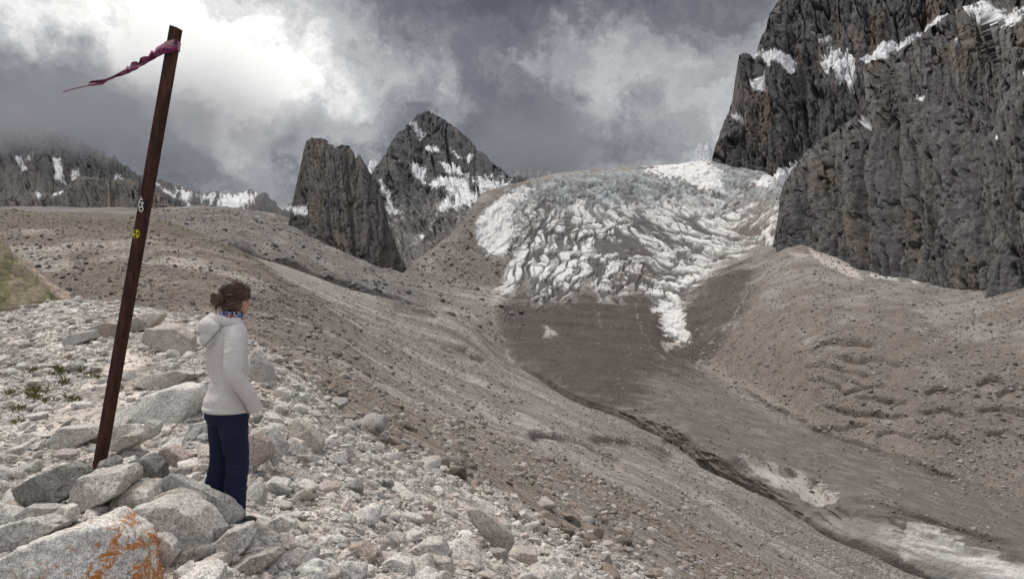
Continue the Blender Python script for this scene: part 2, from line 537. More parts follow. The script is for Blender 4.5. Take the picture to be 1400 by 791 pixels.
# --- relief: octaves from hundreds of metres down to what a pixel can show at each distance
foot = d / FPX
rough = np.ones(N)
rough *= np.where(v < 3, 0.9, 1.0)
rough = np.where(px < 690, 1 + 0.7 * sstep(v, 9.95, 10.6), rough)
rough = np.where((v > 9.8) & (v < 13) & (px > 676), 0.45, rough)
rough = np.where((v > 13) & (ice < 0.5), 0.9, rough)
rough = np.where(ice > 0.5, 0.35, rough)
dz = np.zeros(N)
for k, Lw in enumerate((160, 64, 26, 11, 4.5, 1.9, 0.8, 0.34, 0.14)):
    wgt = sstep(FP, Lw / 1.6, Lw / 5.0) * sstep(Lw / d, 0.5, 0.12)
    m = wgt > 0.01
    if m.any():
        amp = 0.035 * Lw * (1.0 if Lw > 3 else 0.8)
        dz[m] += wgt[m] * amp * perlin(np.stack([X[m], Y[m], Z[m] * 0.6], -1) / Lw, 40 + k)
dz *= rough * np.where((v > 8.0) & (v < 8.9), 0.3, 1)

dz -= 3.4 * sstep(v, 7.92, 7.99) * sstep(v, 9.3, 9.02) * sstep(px, 688, 760)
# gullies running down the far moraine faces
gul = (v > 5) & (v < 8.2) & (px < 700)
g1 = fbm(np.stack([X / 7 + Y / 40, Y / 90, Z / 80], -1)[gul], 4, seed=5, ridged=True)
dz[gul] -= 0.9 * (g1 * 0.5 + 0.5) * sstep(v[gul], 5, 5.7)
mor = (v > 14.0) & (v <= 16.2) & (px < 720) & (px > 470) & (ice < 0.6)
g2 = fbm(np.stack([(X + 0.6 * Y) / 20, (X - Y) / 160, Z / 140], -1)[mor], 4, seed=6, ridged=True)
dz[mor] -= 5.0 * (g2 * 0.5 + 0.5)

# scarps: (line in the picture, drop in metres, run-out in pixels)
SCARP = [
    ([(1000, 622), (1045, 630), (1085, 643), (1120, 662), (1142, 688)], 5.5, 26),
    ([(1140, 692), (1180, 700), (1240, 716), (1290, 735), (1400, 772)], 2.0, 14),
    ([(1150, 672), (1220, 690), (1300, 716), (1400, 748)], 1.6, 12),
    ([(905, 598), (930, 602), (945, 615)], 2.0, 12),
    ([(538, 412), (560, 418), (585, 426), (602, 430)], 4.0, 12),
    ([(575, 455), (610, 470), (645, 480)], 2.4, 9),
    ([(716, 587), (760, 592), (820, 610), (860, 625)], 1.6, 12),
    ([(800, 595), (870, 598), (930, 622)], 1.8, 16),
    ([(600, 470), (640, 485), (668, 492)], 2.0, 7),
    ([(1100, 476), (1127, 462), (1166, 460), (1203, 469)], 3.4, 9), ([(1144, 482), (1186, 484), (1216, 489), (1240, 498)], 3.4, 9), ([(1095, 494), (1127, 491), (1166, 501), (1196, 506)], 2.8, 8),
    ([(1146, 530), (1186, 521), (1218, 521)], 2.6, 8), ([(1100, 511), (1132, 516), (1156, 527)], 2.4, 8), ([(1166, 536), (1206, 541), (1247, 549)], 2.8, 8), ([(1120, 547), (1166, 558), (1206, 563), (1247, 567)], 2.8, 8),
    ([(1194, 594), (1226, 590), (1252, 596)], 2.4, 7), ([(1262, 532), (1285, 524), (1312, 532)], 2.4, 8), ([(1332, 520), (1354, 511), (1376, 517)], 2.4, 8), ([(1357, 532), (1384, 524), (1410, 521), (1450, 530)], 2.4, 8),
    ([(1332, 559), (1364, 553), (1402, 563), (1450, 570)], 2.4, 8), ([(1263, 599), (1295, 595), (1317, 604)], 2.0, 7), ([(1342, 589), (1374, 583), (1402, 591), (1450, 600)], 2.2, 7), ([(1108, 578), (1150, 584), (1190, 576)], 2.0, 7),
    ([(1250, 560), (1285, 556), (1325, 566)], 2.0, 7), ([(1130, 505), (1160, 512), (1200, 524)], 2.0, 6),
    ([(1000, 520), (1060, 552), (1130, 586), (1200, 613), (1300, 648), (1400, 684)], 2.4, 16),
]
scar = np.zeros(N)
for ln, H, run in SCARP:
    a = np.array(ln)
    m = (px > a[:, 0].min() - 10) & (px < a[:, 0].max() + 10) & (py > a[:, 1].min() - 12) & (py < a[:, 1].max() + run * 2.6) & (v > 5)
    wob = 4.2 * perlin(P0[m] / 13.0, 3) + 2.4 * perlin(P0[m] / 5.0, 4)
    s, al = line_sd(px[m], py[m], ln)
    s = s + wob
    fade = sstep(al, 0, 0.12) * sstep(al, 1, 0.85) * (0.6 + 0.4 * sstep(perlin(P0[m] / 18.0, 6), -0.25, 0.15))
    H = H * (1.7 if a[:, 0].min() > 1090 and a[:, 1].max() < 610 else 1.0)
    dz[m] -= H * fade * sstep(s, -1.5, 2.5) * np.exp(-np.maximum(s, 0) / run)
    scar[m] = np.maximum(scar[m], fade * sstep(s, -1.5, 1.5) * sstep(s, run * 0.55, 2))
# slump terraces on the slope under the cliff
TERR = []
# icefall: blocks split by crevasses, bowed across the flow
ic = (ice_sd < 22) & (v > 12)
q = P0[ic]
bow = ((q[:, 0] - 80) / 330.0)
wq = np.stack([fbm(q / 70, 2, seed=31), fbm(q / 70, 2, seed=32), fbm(q / 110, 2, seed=33)], -1)
f_ac = (q[:, 0] - 60) / 1.3 + 14 * wq[:, 0]                                 # across the flow and
f_al = (q[:, 1] + 1.1 * q[:, 2]) / 4.4 - 345 - 16 * bow ** 2 + 12 * wq[:, 1]       # along it, in steps of about a pixel's worth of ice
th = np.radians(np.interp(q[:, 0], [-60, 20, 120, 260, 420], [58, 54, 44, 8, -16]))
ca = f_ac * np.cos(th) + f_al * np.sin(th); cb = -f_ac * np.sin(th) + f_al * np.cos(th)
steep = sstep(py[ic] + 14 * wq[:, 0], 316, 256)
jit = np.stack([fbm(np.stack([ca / 9, cb / 9, 0 * cb], -1), 3, seed=41), fbm(np.stack([ca / 9, cb / 9, 0 * cb], -1), 3, seed=42)], -1)
F1, F2, idn, off = worley(np.stack([ca / 40 + .16 * jit[:, 0], cb / 13 + .3 * jit[:, 1], 0 * cb], -1), 2)
G1, G2, _, _2 = worley(np.stack([ca / 17 + 5 + .2 * jit[:, 1], cb / 8 + .25 * jit[:, 0], 0 * cb], -1), 3)
wide = sstep(fbm(np.stack([ca / 50, cb / 30, 0 * cb], -1), 3, seed=36), -0.2, 0.3)
t1 = 0.10 + 0.20 * wide; t2 = 0.02 + 0.16 * wide
cre = sstep(F2 - F1, t1, t1 * 0.45); cre2 = sstep(G2 - G1, t2, t2 * 0.4)
blk = _g[idn & 4095, 0] * 0.5 + (off * _g[(idn * 7 + 3) & 4095]).sum(1) * 0.8
ser = facets(np.stack([f_ac / 15, f_al / 8, wq[:, 2]], -1), 5) + 0.45 * facets(np.stack([f_ac / 6, f_al / 3.6, wq[:, 2]], -1), 6)
inn = sstep(ice_sd[ic], 14, -12)
hz = inn * ((1 - steep) * (1.3 * blk - 4.5 * cre - 2.4 * cre2 + 2.5 * wq[:, 0]) + steep * ((2.5 + 5 * sstep(py[ic], 236, 262)) * ser - 3 * cre))
dz[ic] += hz
cre_all = np.zeros(N); cre_all[ic] = np.maximum(cre, 0.85 * cre2) * inn
steep_all = np.zeros(N); steep_all[ic] = steep
# debris-covered tongue: pressure waves
tw = (v > 11.2) & (v < 14.2) & (px > 690) & (px < 1000) & ~(ice > 0.8)
dz[tw] += 1.8 * np.sin((Y[tw] + 25 * fbm(P0[tw] / 50, 2, seed=14) - 0.001 * (X[tw] - 60) ** 2) / 11.0) * sstep(Y[tw], 560, 720)

P = P0.copy()
P[:, 2] += dz

lob = (v > 8.6) & (v < 15.5) & (px < 600) & (px > 180)
lo_ = fbm(np.stack([(X * 0.7 + Y * 0.5) / 60, (Y * 0.5 - X * 0.7) / 220, Z / 300], -1)[lob], 4, seed=17, ridged=True)
P0_l = 12.0 * lo_ * sstep(v[lob], 10.05, 10.6) * sstep(px[lob], 180, 280) * sstep(px[lob], 600, 540)
P[lob, 2] += P0_l
# --- colours (own colours of rock, grit, snow and ice)
n1 = bfbm(9.0, 5, seed=50); n2 = bfbm(45.0, 5, seed=51); n3 = bfbm(1.3, 4, seed=52)
nb = bfbm(160.0, 6, 0.6, seed=53)
col = np.zeros((N, 3)) + np.array([0.235, 0.205, 0.185])
col = mix3(col, (0.31, 0.285, 0.265), sstep(n2 + 0.4 * n1, 0.0, 0.35))
# pale rubble of the crest the woman stands on
b0 = np.interp(px, [-250, 0, 110, 240, 320, 400, 480, 560, 650, 740, 860, 1000, 1650], [3.3] * 5 + [3.15, 3.05, 3.1, 3.2, 3.35, 3.5, 3.6, 3.6])
pale = sstep(v + 0.35 * n1 + 0.25 * n3, b0 + 0.28, b0 - 0.1)
colp = mix3(np.zeros((N, 3)) + (0.33, 0.30, 0.272), (0.44, 0.415, 0.385), sstep(n3, -0.2, 0.3))
sandy = sstep(poly_sdf(px, py, [(40, 600), (120, 520), (170, 480), (200, 490), (190, 560), (130, 600)]), 18, -10) * (v < 3)
colp = mix3(colp, (0.47, 0.41, 0.36), sandy * 0.8)
# brown, thinly grown band below it
band = sstep(v, b0, b0 + 0.3) * sstep(v, 5.4, 4.6) * (px > 330)
colb = mix3(np.zeros((N, 3)) + (0.20, 0.165, 0.135), (0.115, 0.105, 0.055), sstep(n1 + 0.7 * n3, 0.12, 0.45) * 0.75)
col = mix3(col, colb, band * sstep(n2 + 0.5 * n1, -0.35, 0.1) * 0.85)
# far moraine ridge: brown top and foot, pale middle
rid = (v > 4.2) & (v < 7.0) & (px < 560)
kr = np.where(rid, sstep(v, 4.6, 5.1), 0) * sstep(px, 560, 430)
top = sstep(py + 10 * n2, np.interp(px, [0, 200, 330, 420], [310, 322, 362, 410]), np.interp(px, [0, 200, 330, 420], [290, 300, 338, 385]))
midp = sstep(n2 + 0.5 * n1, -0.1, 0.3)
colr = mix3(np.zeros((N, 3)) + (0.165, 0.135, 0.115), (0.30, 0.27, 0.245), midp)
colr = mix3(colr, (0.125, 0.105, 0.075), top * 0.8)
lowr = sstep(py + 14 * n1, 372, 400)
colr = mix3(colr, (0.155, 0.128, 0.11), lowr * 0.75)
col = mix3(col, colr, kr)
_m = (v > 3.4) & (v < 8.0) & (px > 300)
_c = -0.47 * X[_m] + 0.88 * Y[_m]; _dn = 0.88 * X[_m] + 0.47 * Y[_m]
ss_ = fbm(np.stack([_c / 7, _dn / 60, 0 * _c], -1), 4, gain=0.55, seed=63) + 0.6 * fbm(np.stack([_c / 30, _dn / 120, 0 * _c + 5], -1), 3, seed=64)
wst = sstep(v[_m], 4.2, 5.2) * sstep(px[_m], 330, 430)
col[_m] = mix3(col[_m], (0.345, 0.322, 0.30), wst * sstep(ss_, 0.05, 0.35) * 0.75)
col[_m] = mix3(col[_m], (0.15, 0.122, 0.105), wst * sstep(ss_, -0.08, -0.36) * 0.7)
# grey scree beyond the ridge, brown lateral moraine beside the ice
bey = sstep(v, 8.5, 9.5) * sstep(px + 40 * n2, 650, 560)
colg = mix3(np.zeros((N, 3)) + (0.175, 0.16, 0.15), (0.115, 0.10, 0.09), sstep(nb + 0.5 * n2, -0.05, 0.22))
colg = mix3(colg, (0.24, 0.225, 0.215), sstep(n2 - 0.5 * nb, 0.12, 0.4) * 0.7)
col = mix3(col, colg, bey * 0.9)
latm = sstep(v, 13.0, 14.2) * sstep(px + 30 * n2, 500, 560) * sstep(px, 730, 710)
_m = latm > 0.01
colm = mix3(np.zeros((_m.sum(), 3)) + (0.175, 0.15, 0.135), (0.25, 0.225, 0.205), sstep(fbm(np.stack([(X + 0.6 * Y) / 16, (X - Y) / 160, Z / 140], -1)[_m], 4, seed=60), -0.1, 0.3))
col[_m] = mix3(col[_m], colm, latm[_m])
# debris on the tongue
pj = px + 16 * n1 + 10 * n2
ton = sstep(v, 9.2, 9.9) * sstep(v, 14.4, 13.2) * sstep(pj, 670, 690)
dark = sstep(poly_sdf(px, py, [(680, 405), (780, 400), (880, 400), (935, 400), (1000, 350), (1040, 360), (1025, 420), (985, 480), (960, 505), (900, 495), (880, 540), (800, 555), (740, 510), (695, 480)]) + 30 * n2 + 22 * n1, 20, -20) * sstep(pj, 668, 690)
colt = mix3(np.zeros((N, 3)) + (0.160, 0.138, 0.127), (0.20, 0.178, 0.165), sstep(n1, -0.1, 0.4))
col = mix3(col, colt, ton)
col = mix3(col, (0.074, 0.060, 0.054), dark * 0.92 * (v > 9.2))
bandw = np.zeros(N); _m = dark > 0.01
bandw[_m] = fbm(np.stack([X / 60, (Y + 40 * n2) / 7.0, Z / 20], -1)[_m], 3, seed=61)
col = mix3(col, (0.115, 0.10, 0.092), dark * sstep(bandw, 0.05, 0.4) * 0.6)
# slope under the cliffs
slp = (v > 13.0) & (px > 960) & (ice_sd > 0)
_m = slp
ss_ = fbm(np.stack([(Y[_m] - 0.35 * X[_m]) / 12, X[_m] / 90, 0 * X[_m]], -1), 4, gain=0.55, seed=66)
sS = np.zeros(N); sS[_m] = ss_
colS = mix3(np.zeros((N, 3)) + (0.195, 0.168, 0.15), (0.255, 0.235, 0.22), sstep(n2 + 0.5 * n1 + sstep(v, 13.6, 15) * 0.5 - 0.2, 0.0, 0.5))
col = mix3(col, colS, np.where(slp, sstep(v, 13.0, 13.15), 0) * (1 - dark))
col = mix3(col, (0.15, 0.125, 0.11), np.where(slp, sstep(sS, 0.08, 0.3), 0) * 0.55)
fan = sstep(poly_sdf(px, py, [(985, 512), (1040, 530), (1110, 585), (1060, 575), (1000, 540)]), 10, -8)
col = mix3(col, (0.25, 0.225, 0.205), fan * 0.7)
# scarps: darker brown just below each break
col = mix3(col, (0.08, 0.064, 0.054), scar * 0.85)
# the stream bed and its dirty ice wall
col = mix3(col, (0.05, 0.045, 0.043), sstep(np.abs(v - 8.62), 0.5, 0.38) * sstep(px + 6 * n1, 690, 725) * 0.9)
ICEW = [(1128, 716), (1165, 703), (1205, 706), (1240, 722), (1262, 710), (1300, 728), (1350, 752), (1400, 772), (1480, 800), (1480, 830), (1400, 800), (1320, 786), (1260, 768), (1200, 745), (1150, 730)]
ICEA = [(1003, 622), (1050, 630), (1100, 648), (1140, 676), (1150, 698), (1115, 684), (1060, 655)]
sm = (v > 8.5) & (v < 12.5) & (px > 960)
wl = np.zeros(N)
_al = -0.177 * X + 0.98 * Y
st_ = fbm(np.stack([_al / 16, (Z - 0.16 * _al) / 1.5, 0 * X], -1)[sm], 5, gain=0.62, seed=71)
wl[sm] = np.maximum(sstep(poly_sdf(px[sm], py[sm], ICEW) + 24 * st_, 2, -2) * (0.35 + 0.65 * sstep(px[sm], 1160, 1260)),
                    0.62 * sstep(poly_sdf(px[sm], py[sm], ICEA) + 22 * st_, 3, -5))
col = mix3(col, (0.66, 0.635, 0.60), wl)
st_f = np.zeros(N); st_f[sm] = st_
col = mix3(col, (0.27, 0.24, 0.21), wl * sstep(st_f, 0.06, -0.16) * 0.72)
wb = sstep(v, 9.05, 9.3) * sstep(v, 10.2, 9.9) * (px > 860) * (1 - wl)
col = mix3(col, (0.19, 0.168, 0.15), wb * 0.7)
# ice of the fall: white, blue-grey on the broken upper blocks, grit in the cracks and in streaks down the flow
ii = ice > 0.002
streak = np.zeros(N)
s_ = fbm(np.stack([ca / 50, cb / 12, wq[:, 2]], -1), 5, seed=80); t_ = fbm(np.stack([f_ac / 22, f_al / 9, wq[:, 2]], -1), 5, seed=81)
streak[ic] = sstep(np.maximum(s_, t_), 0.11, 0.24)
coli = np.zeros((N, 3)) + (0.66, 0.655, 0.645)
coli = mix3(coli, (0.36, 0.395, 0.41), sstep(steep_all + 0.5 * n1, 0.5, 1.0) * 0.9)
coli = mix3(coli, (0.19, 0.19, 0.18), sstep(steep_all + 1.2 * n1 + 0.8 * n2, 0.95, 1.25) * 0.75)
gap = sstep(poly_sdf(px, py, [(748, 262), (722, 288), (706, 310), (690, 347), (704, 354), (718, 322), (742, 292), (765, 270)]), 9, -6)
coli = mix3(coli, (0.16, 0.155, 0.15), gap * sstep(n1 + 0.5 * n2, -0.35, 0.1) * 0.9)
fadeb = sstep(py + 22 * n1 + 16 * n2, 372, 424) * sstep(px, 965, 930)
coli = mix3(coli, (0.20, 0.17, 0.152), fadeb * 0.75 * (px < 890))
core = sstep(poly_sdf(px, py, [(845, 345), (890, 340), (900, 375), (880, 400), (850, 395)]), 14, -8)
low = sstep(py + 8 * n2, 352, 420)
coli = mix3(coli, (0.13, 0.108, 0.096), np.clip(streak * (0.62 + 0.38 * low) * (1 - 0.55 * steep_all) + 0.8 * core * sstep(n1, -0.3, 0.2), 0, 1))
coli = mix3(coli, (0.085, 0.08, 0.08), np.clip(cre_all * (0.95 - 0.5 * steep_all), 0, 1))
rt = sstep(px + 40 * n1, 960, 1050) * sstep(py, 235, 262)
coli = mix3(coli, (0.17, 0.135, 0.115), rt * sstep(n1 + 0.6 * n2, -0.12, 0.15) * 0.8)
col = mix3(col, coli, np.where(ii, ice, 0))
# snow patches and tongues on ice margins and scree
SNOW = [([(652, 300), (664, 284), (690, 266), (716, 254), (730, 256), (700, 290), (704, 320), (690, 345), (672, 346), (656, 330)], 6, 0.9),
        ([(900, 222), (960, 216), (985, 232), (990, 262), (960, 258), (930, 246), (880, 232)], 9, 1.0),
        ([(1030, 250), (1096, 205), (1100, 222), (1062, 244), (1050, 258)], 6, 1.0),
        ([(1105, 338), (1140, 340), (1160, 352), (1180, 382), (1160, 378), (1130, 362), (1110, 350)], 2.5, 0.77),
        ([(1190, 372), (1230, 380), (1225, 383), (1190, 377)], 3, 0.8), ([(1236, 378), (1262, 384), (1250, 388)], 3, 0.9),
        ([(1076, 345), (1110, 348), (1090, 352)], 4, 0.7), ([(1040, 310), (1052, 312), (1060, 338), (1048, 330)], 4, 0.9),
        ([(900, 408), (925, 410), (935, 430), (940, 462), (912, 458), (905, 440)], 8, 0.8),
        ([(738, 443), (747, 447), (756, 454), (764, 459), (742, 460), (746, 453)], 4.5, 0.72), ([(905, 470), (930, 462), (935, 474), (912, 478)], 5, 0.7)]
for poly, e, op in SNOW:
    a = np.array(poly)
    m = (px > a[:, 0].min() - 20) & (px < a[:, 0].max() + 20) & (py > a[:, 1].min() - 20) & (py < a[:, 1].max() + 20) & (v > 9)
    if not m.any():
        continue
    k = sstep(poly_sdf(px[m], py[m], poly) + e * 2.4 * n1[m] + e * n3[m], 2, -3) * op
    col[m] = mix3(col[m], (0.74, 0.73, 0.72) if op > 0.78 else (0.58, 0.53, 0.49), k)
# meltwater runnels: pale silt threads
for ln, wd_ in [([(868, 405), (872, 440), (885, 465), (905, 490), (930, 505)], 1.1), ([(1022, 385), (1020, 405), (1005, 430), (985, 455), (960, 480), (950, 505)], 2.0),
                ([(675, 420), (678, 445), (690, 470), (692, 490), (715, 515)], 3.5), ([(812, 415), (820, 445)], 0.9), ([(945, 455), (940, 480), (952, 500)], 0.9)]:
    a = np.array(ln)
    m = (px > a[:, 0].min() - 12) & (px < a[:, 0].max() + 12) & (py > a[:, 1].min() - 8) & (py < a[:, 1].max() + 8) & (v > 8)
    s, al = line_sd(px[m], py[m], ln)
    k = sstep(np.abs(s + 10 * n1[m] + 4 * n2[m]), 0.6 * wd_ + 0.8, 0.4 * wd_ - 0.4) * sstep(n1[m] + n3[m], -0.15, 0.2) * 0.5
    col[m] = mix3(col[m], (0.42, 0.38, 0.35), k)
col = mix3(col, colp, pale)
# a little grass on the left of the crest
moss = sstep(poly_sdf(px, py, [(10, 560), (30, 500), (90, 500), (130, 520), (120, 560), (60, 590), (20, 600)]), 20, -12) * (v < 3.4) * sstep(n3 + 0.6 * n1, 0.22, 0.42)
col = mix3(col, (0.13, 0.125, 0.05), moss * 0.6)
_gm = col.mean(1, keepdims=True)
col = _gm + (col - _gm) * 0.95
kd = 1 - 0.10 * np.clip(1 - pale - ice - wl, 0, 1)[:, None]
col = col * kd
kv = np.where(ice > 0.3, 0.5, 1.0)[:, None]
col = np.clip(col * (1 + kv * (0.34 * n3 + 0.30 * n1 + 0.22 * n2)[:, None]), 0.01, 0.85)

_w = (v > 9.0) & (v < 10.6) & (px > 850)
P[_w, 0] -= 2.2 * sstep(v[_w], 9.0, 9.2) * sstep(v[_w], 10.6, 10.2) * fbm(np.stack([_al[_w] / 9, (Z[_w] - 0.16 * _al[_w]) / 3.0, 0 * _al[_w]], -1), 4, seed=72, ridged=True)
PG = P.reshape(R, C, 3); CG = col.reshape(R, C, 3)
glf = gl.reshape(R, C)
gface = glf[:-1, :-1] & glf[1:, 1:] & glf[:-1, 1:] & glf[1:, :-1]
tag(grid_mesh("ground", PG, CG, M_ground, ~gface), kind='structure')
tag(grid_mesh("glacier", PG, CG, M_glacier, gface), kind='structure')

# picture position -> point on the ground (first surface met)
PYF = CY + FPX * (EYE - PG[:, :, 2]) / PG[:, :, 1]
PYmin = np.minimum.accumulate(PYF, axis=0)


def ground_at(px_, py_):
    c = np.clip(np.searchsorted(colpx, px_), 0, C - 1)
    cols = PYmin[:, c]
    r = np.array([np.searchsorted(-cols[:, k], -y) for k, y in enumerate(np.atleast_1d(py_))])
    r = np.clip(r, 0, R - 1)
    return PG[r, c], vq[r], r


def ground_z(x, y):
    p = CX + FPX * x / y
    c = int(np.clip(np.searchsorted(colpx, p), 0, C - 1))
    return float(np.interp(y, PG[:, c, 1], PG[:, c, 2]))


# ------------------------------------------------------------------ mountains: sheets with real relief and a back side
def relief(name, top, bot, dpts, mat, colfn, amp, scale, stretch=3.0, rows=220, jag=1.5, step=1.0, back=0.25, colsz=None, tilt=0.0, seed=0, kind='structure', keep_top=14, lean=0.0):
    top = np.array(top, float); bot = np.array(bot, float)
    x = np.arange(top[0, 0], top[-1, 0] + 0.01, step)
    ty = np.interp(x, top[:, 0], top[:, 1])
    z0 = np.stack([x / 14.0, x * 0 + seed * 3.3, x * 0], -1)
    ty = ty - jag * (2.2 * fbm(z0, 6, gain=0.7, seed=seed) + 2.6 * facets(np.stack([x / 16.0, x * 0, x * 0 + seed], -1), 3) + 1.3 * facets(np.stack([x / 6.0, x * 0, x * 0 + seed], -1), 4))
    by = np.maximum(np.interp(x, bot[:, 0], bot[:, 1]), ty + 1)
    t = np.linspace(0, 1, rows)[:, None]
    PY = by[None] * (1 - t) + ty[None] * t
    PX = np.broadcast_to(x[None], PY.shape)
    dp = np.array(dpts, float)
    def basis(a, b):
        a = (a - 700) / 700; b = (b - 200) / 200
        B = [np.ones_like(a), a, b]
        if len(dp) >= 6:
            B += [a * b, a * a, b * b]
        return np.stack(B, -1)
    cf = np.linalg.lstsq(basis(dp[:, 0], dp[:, 1]), dp[:, 2], rcond=None)[0]
    D = basis(PX, PY) @ cf
    D = D + amp * 1.2 * (t ** 10)
    b3 = unproject(PX.ravel(), PY.ravel(), D.ravel())
    b3s = b3.copy(); b3s[:, 0] += tilt * b3[:, 2]
    qs = b3s / np.array([scale, scale, scale * stretch])
    wv = np.stack([fbm(qs * 0.7, 3, seed=seed + 1), fbm(qs * 0.7, 3, seed=seed + 2), fbm(qs * 0.7, 3, seed=seed + 3)], -1)
    rel = 0.35 * fbm(qs + 0.5 * wv, 6, gain=0.55, seed=seed + 4, ridged=True) + 0.35 * fbm(qs * 0.35, 3, seed=seed + 8)
    crack = np.zeros(len(b3))
    mid_ = unproject(PX[rows // 2], PY[rows // 2], D[rows // 2])
    arc = np.concatenate([[0], np.cumsum(np.hypot(np.diff(mid_[:, 0]), np.diff(mid_[:, 1])))])
    arc = np.broadcast_to(arc[None], PX.shape).ravel() + tilt * b3[:, 2]
    if colsz:
        a1 = arc + colsz * 0.22 * wv[:, 0] + 0.06 * colsz * fbm(b3 / (colsz * 0.5), 3, seed=seed + 30)
        z1 = b3[:, 2] + colsz * 0.5 * wv[:, 1] + lean * arc
        rel = rel * 0.4
        for kk, (sz, ap, vs) in enumerate(((2.4, 1.9, 5.0), (0.9, 1.1, 6.5), (0.34, 0.42, 5.0), (0.14, 0.15, 2.8), (0.075, 0.085, 1.8))):
            rel = rel + ap * crystal(a1 / (colsz * sz), z1 / (colsz * sz * vs), seed + kk)
        for kk, sz in enumerate((0.9, 0.42, 0.2)):
            cn = np.abs(fbm(np.stack([a1 / (colsz * sz), z1 / (colsz * sz * 6), 0 * a1 + seed], -1), 3, seed=seed + 20 + kk))
            mk = sstep(fbm(b3s / (colsz * sz * 2.2), 2, seed=seed + 24 + kk), -0.12, 0.12)
            crack = np.maximum(crack, sstep(cn, 0.04 + 0.012 * kk, 0.008) * mk * (1, 0.55, 0.3)[kk])
        rel = rel - 0.75 * crack + 0.6
    b4 = b3.reshape(rows, len(x), 3)
    nb_ = np.cross(np.gradient(b4, axis=1), np.gradient(b4, axis=0)).reshape(-1, 3)
    nb_ /= np.linalg.norm(nb_, axis=1)[:, None] + 1e-9
    nb_ *= np.where((nb_ * (b3 - np.array([0, 0, EYE]))).sum(1) > 0, -1, 1)[:, None]
    nb_[:, 2] *= 0.5
    vdir = (np.array([0, 0, EYE]) - b3); vdir /= np.linalg.norm(vdir, axis=1)[:, None]
    sk_, _ = line_sd(PX.ravel(), PY.ravel(), np.stack([x, ty], -1)[::4])
    hold = sstep(np.abs(sk_), keep_top, 0.0)[:, None]      # the skyline stays where it was surveyed
    nb_ = nb_ * (1 - hold) + vdir * hold
    Pm = b3 + nb_ * (amp * rel)[:, None]
    cl_ = colfn(PX.ravel(), PY.ravel(), np.stack([arc, 0 * arc + seed, b3[:, 2]], -1), t.repeat(len(x), 1).ravel(), rel, crack)
    Pm = Pm.reshape(rows, len(x), 3); cl_ = cl_.reshape(rows, len(x), 3)
    nb = 7
    topr = Pm[-1]; bz = Pm[0, :, 2]
    extra = []
    for k in range(1, nb + 1):
        s = k / nb
        e = topr * np.array([1 + back * s, 1 + back * s, 1.0])
        e = e.copy(); e[:, 2] = topr[:, 2] * (1 - s ** 1.3) + (bz - 5) * s ** 1.3
        extra.append(e)
    Pm = np.concatenate([Pm, np.array(extra)], 0)
    cl_ = np.concatenate([cl_, np.repeat(cl_[-1:], nb, 0)], 0)
    return tag(grid_mesh(name, Pm, np.clip(cl_, 0.005, 0.85), mat), kind=kind)


def rock_col(base, warm, dark, snow=(), seed=0, sc=60.0, ledge=0.0, vst=3.2, extra=None, snowc=(0.74, 0.75, 0.77)):
    def f(px, py, p, t, rel, crack):
        a = fbm(p / np.array([sc, sc, sc * 2.2]), 4, seed=seed + 60)
        b = fbm(p / np.array([sc * 0.2, sc * 0.2, sc * vst]), 4, seed=seed + 70)
        c3 = fbm(p / np.array([sc * 0.12, sc * 0.12, sc * 0.06 * vst]), 3, seed=seed + 75)
        c = np.zeros((len(p), 3)) + base
        c = mix3(c, warm, sstep(a + 0.5 * b, 0.02, 0.42))
        c = mix3(c, dark, sstep(b - 0.4 * a, 0.15, 0.5) * 0.7)
        c *= np.clip(1 + 0.95 * b + 0.6 * c3, 0.3, 2.4)[:, None]
        if extra:
            c = extra(c, px, py, p, a, b)
        k = np.zeros(len(p))
        for poly, e, op in snow:
            q = np.array(poly, float)
            m = (px > q[:, 0].min() - 25) & (px < q[:, 0].max() + 25) & (py > q[:, 1].min() - 25) & (py < q[:, 1].max() + 25)
            if m.any():
                sd = poly_sdf(px[m], py[m], poly)
                k[m] = np.maximum(k[m], op * sstep(sd + e * (2.2 * b[m] + 1.6 * c3[m] + 1.0 * rel[m] * 0.6), 1.0, -1.2))
        if ledge:
            k = np.maximum(k, ledge * sstep(c3 + 0.5 * a + 0.4 * b + 0.25 * sstep(t, 0.15, 0.45) * sstep(t, 0.85, 0.5), 0.52, 0.60))
        return mix3(c, snowc, k)
    return f


GREY, WARM, DARK = (0.106, 0.102, 0.102), (0.112, 0.096, 0.083), (0.05, 0.048, 0.05)

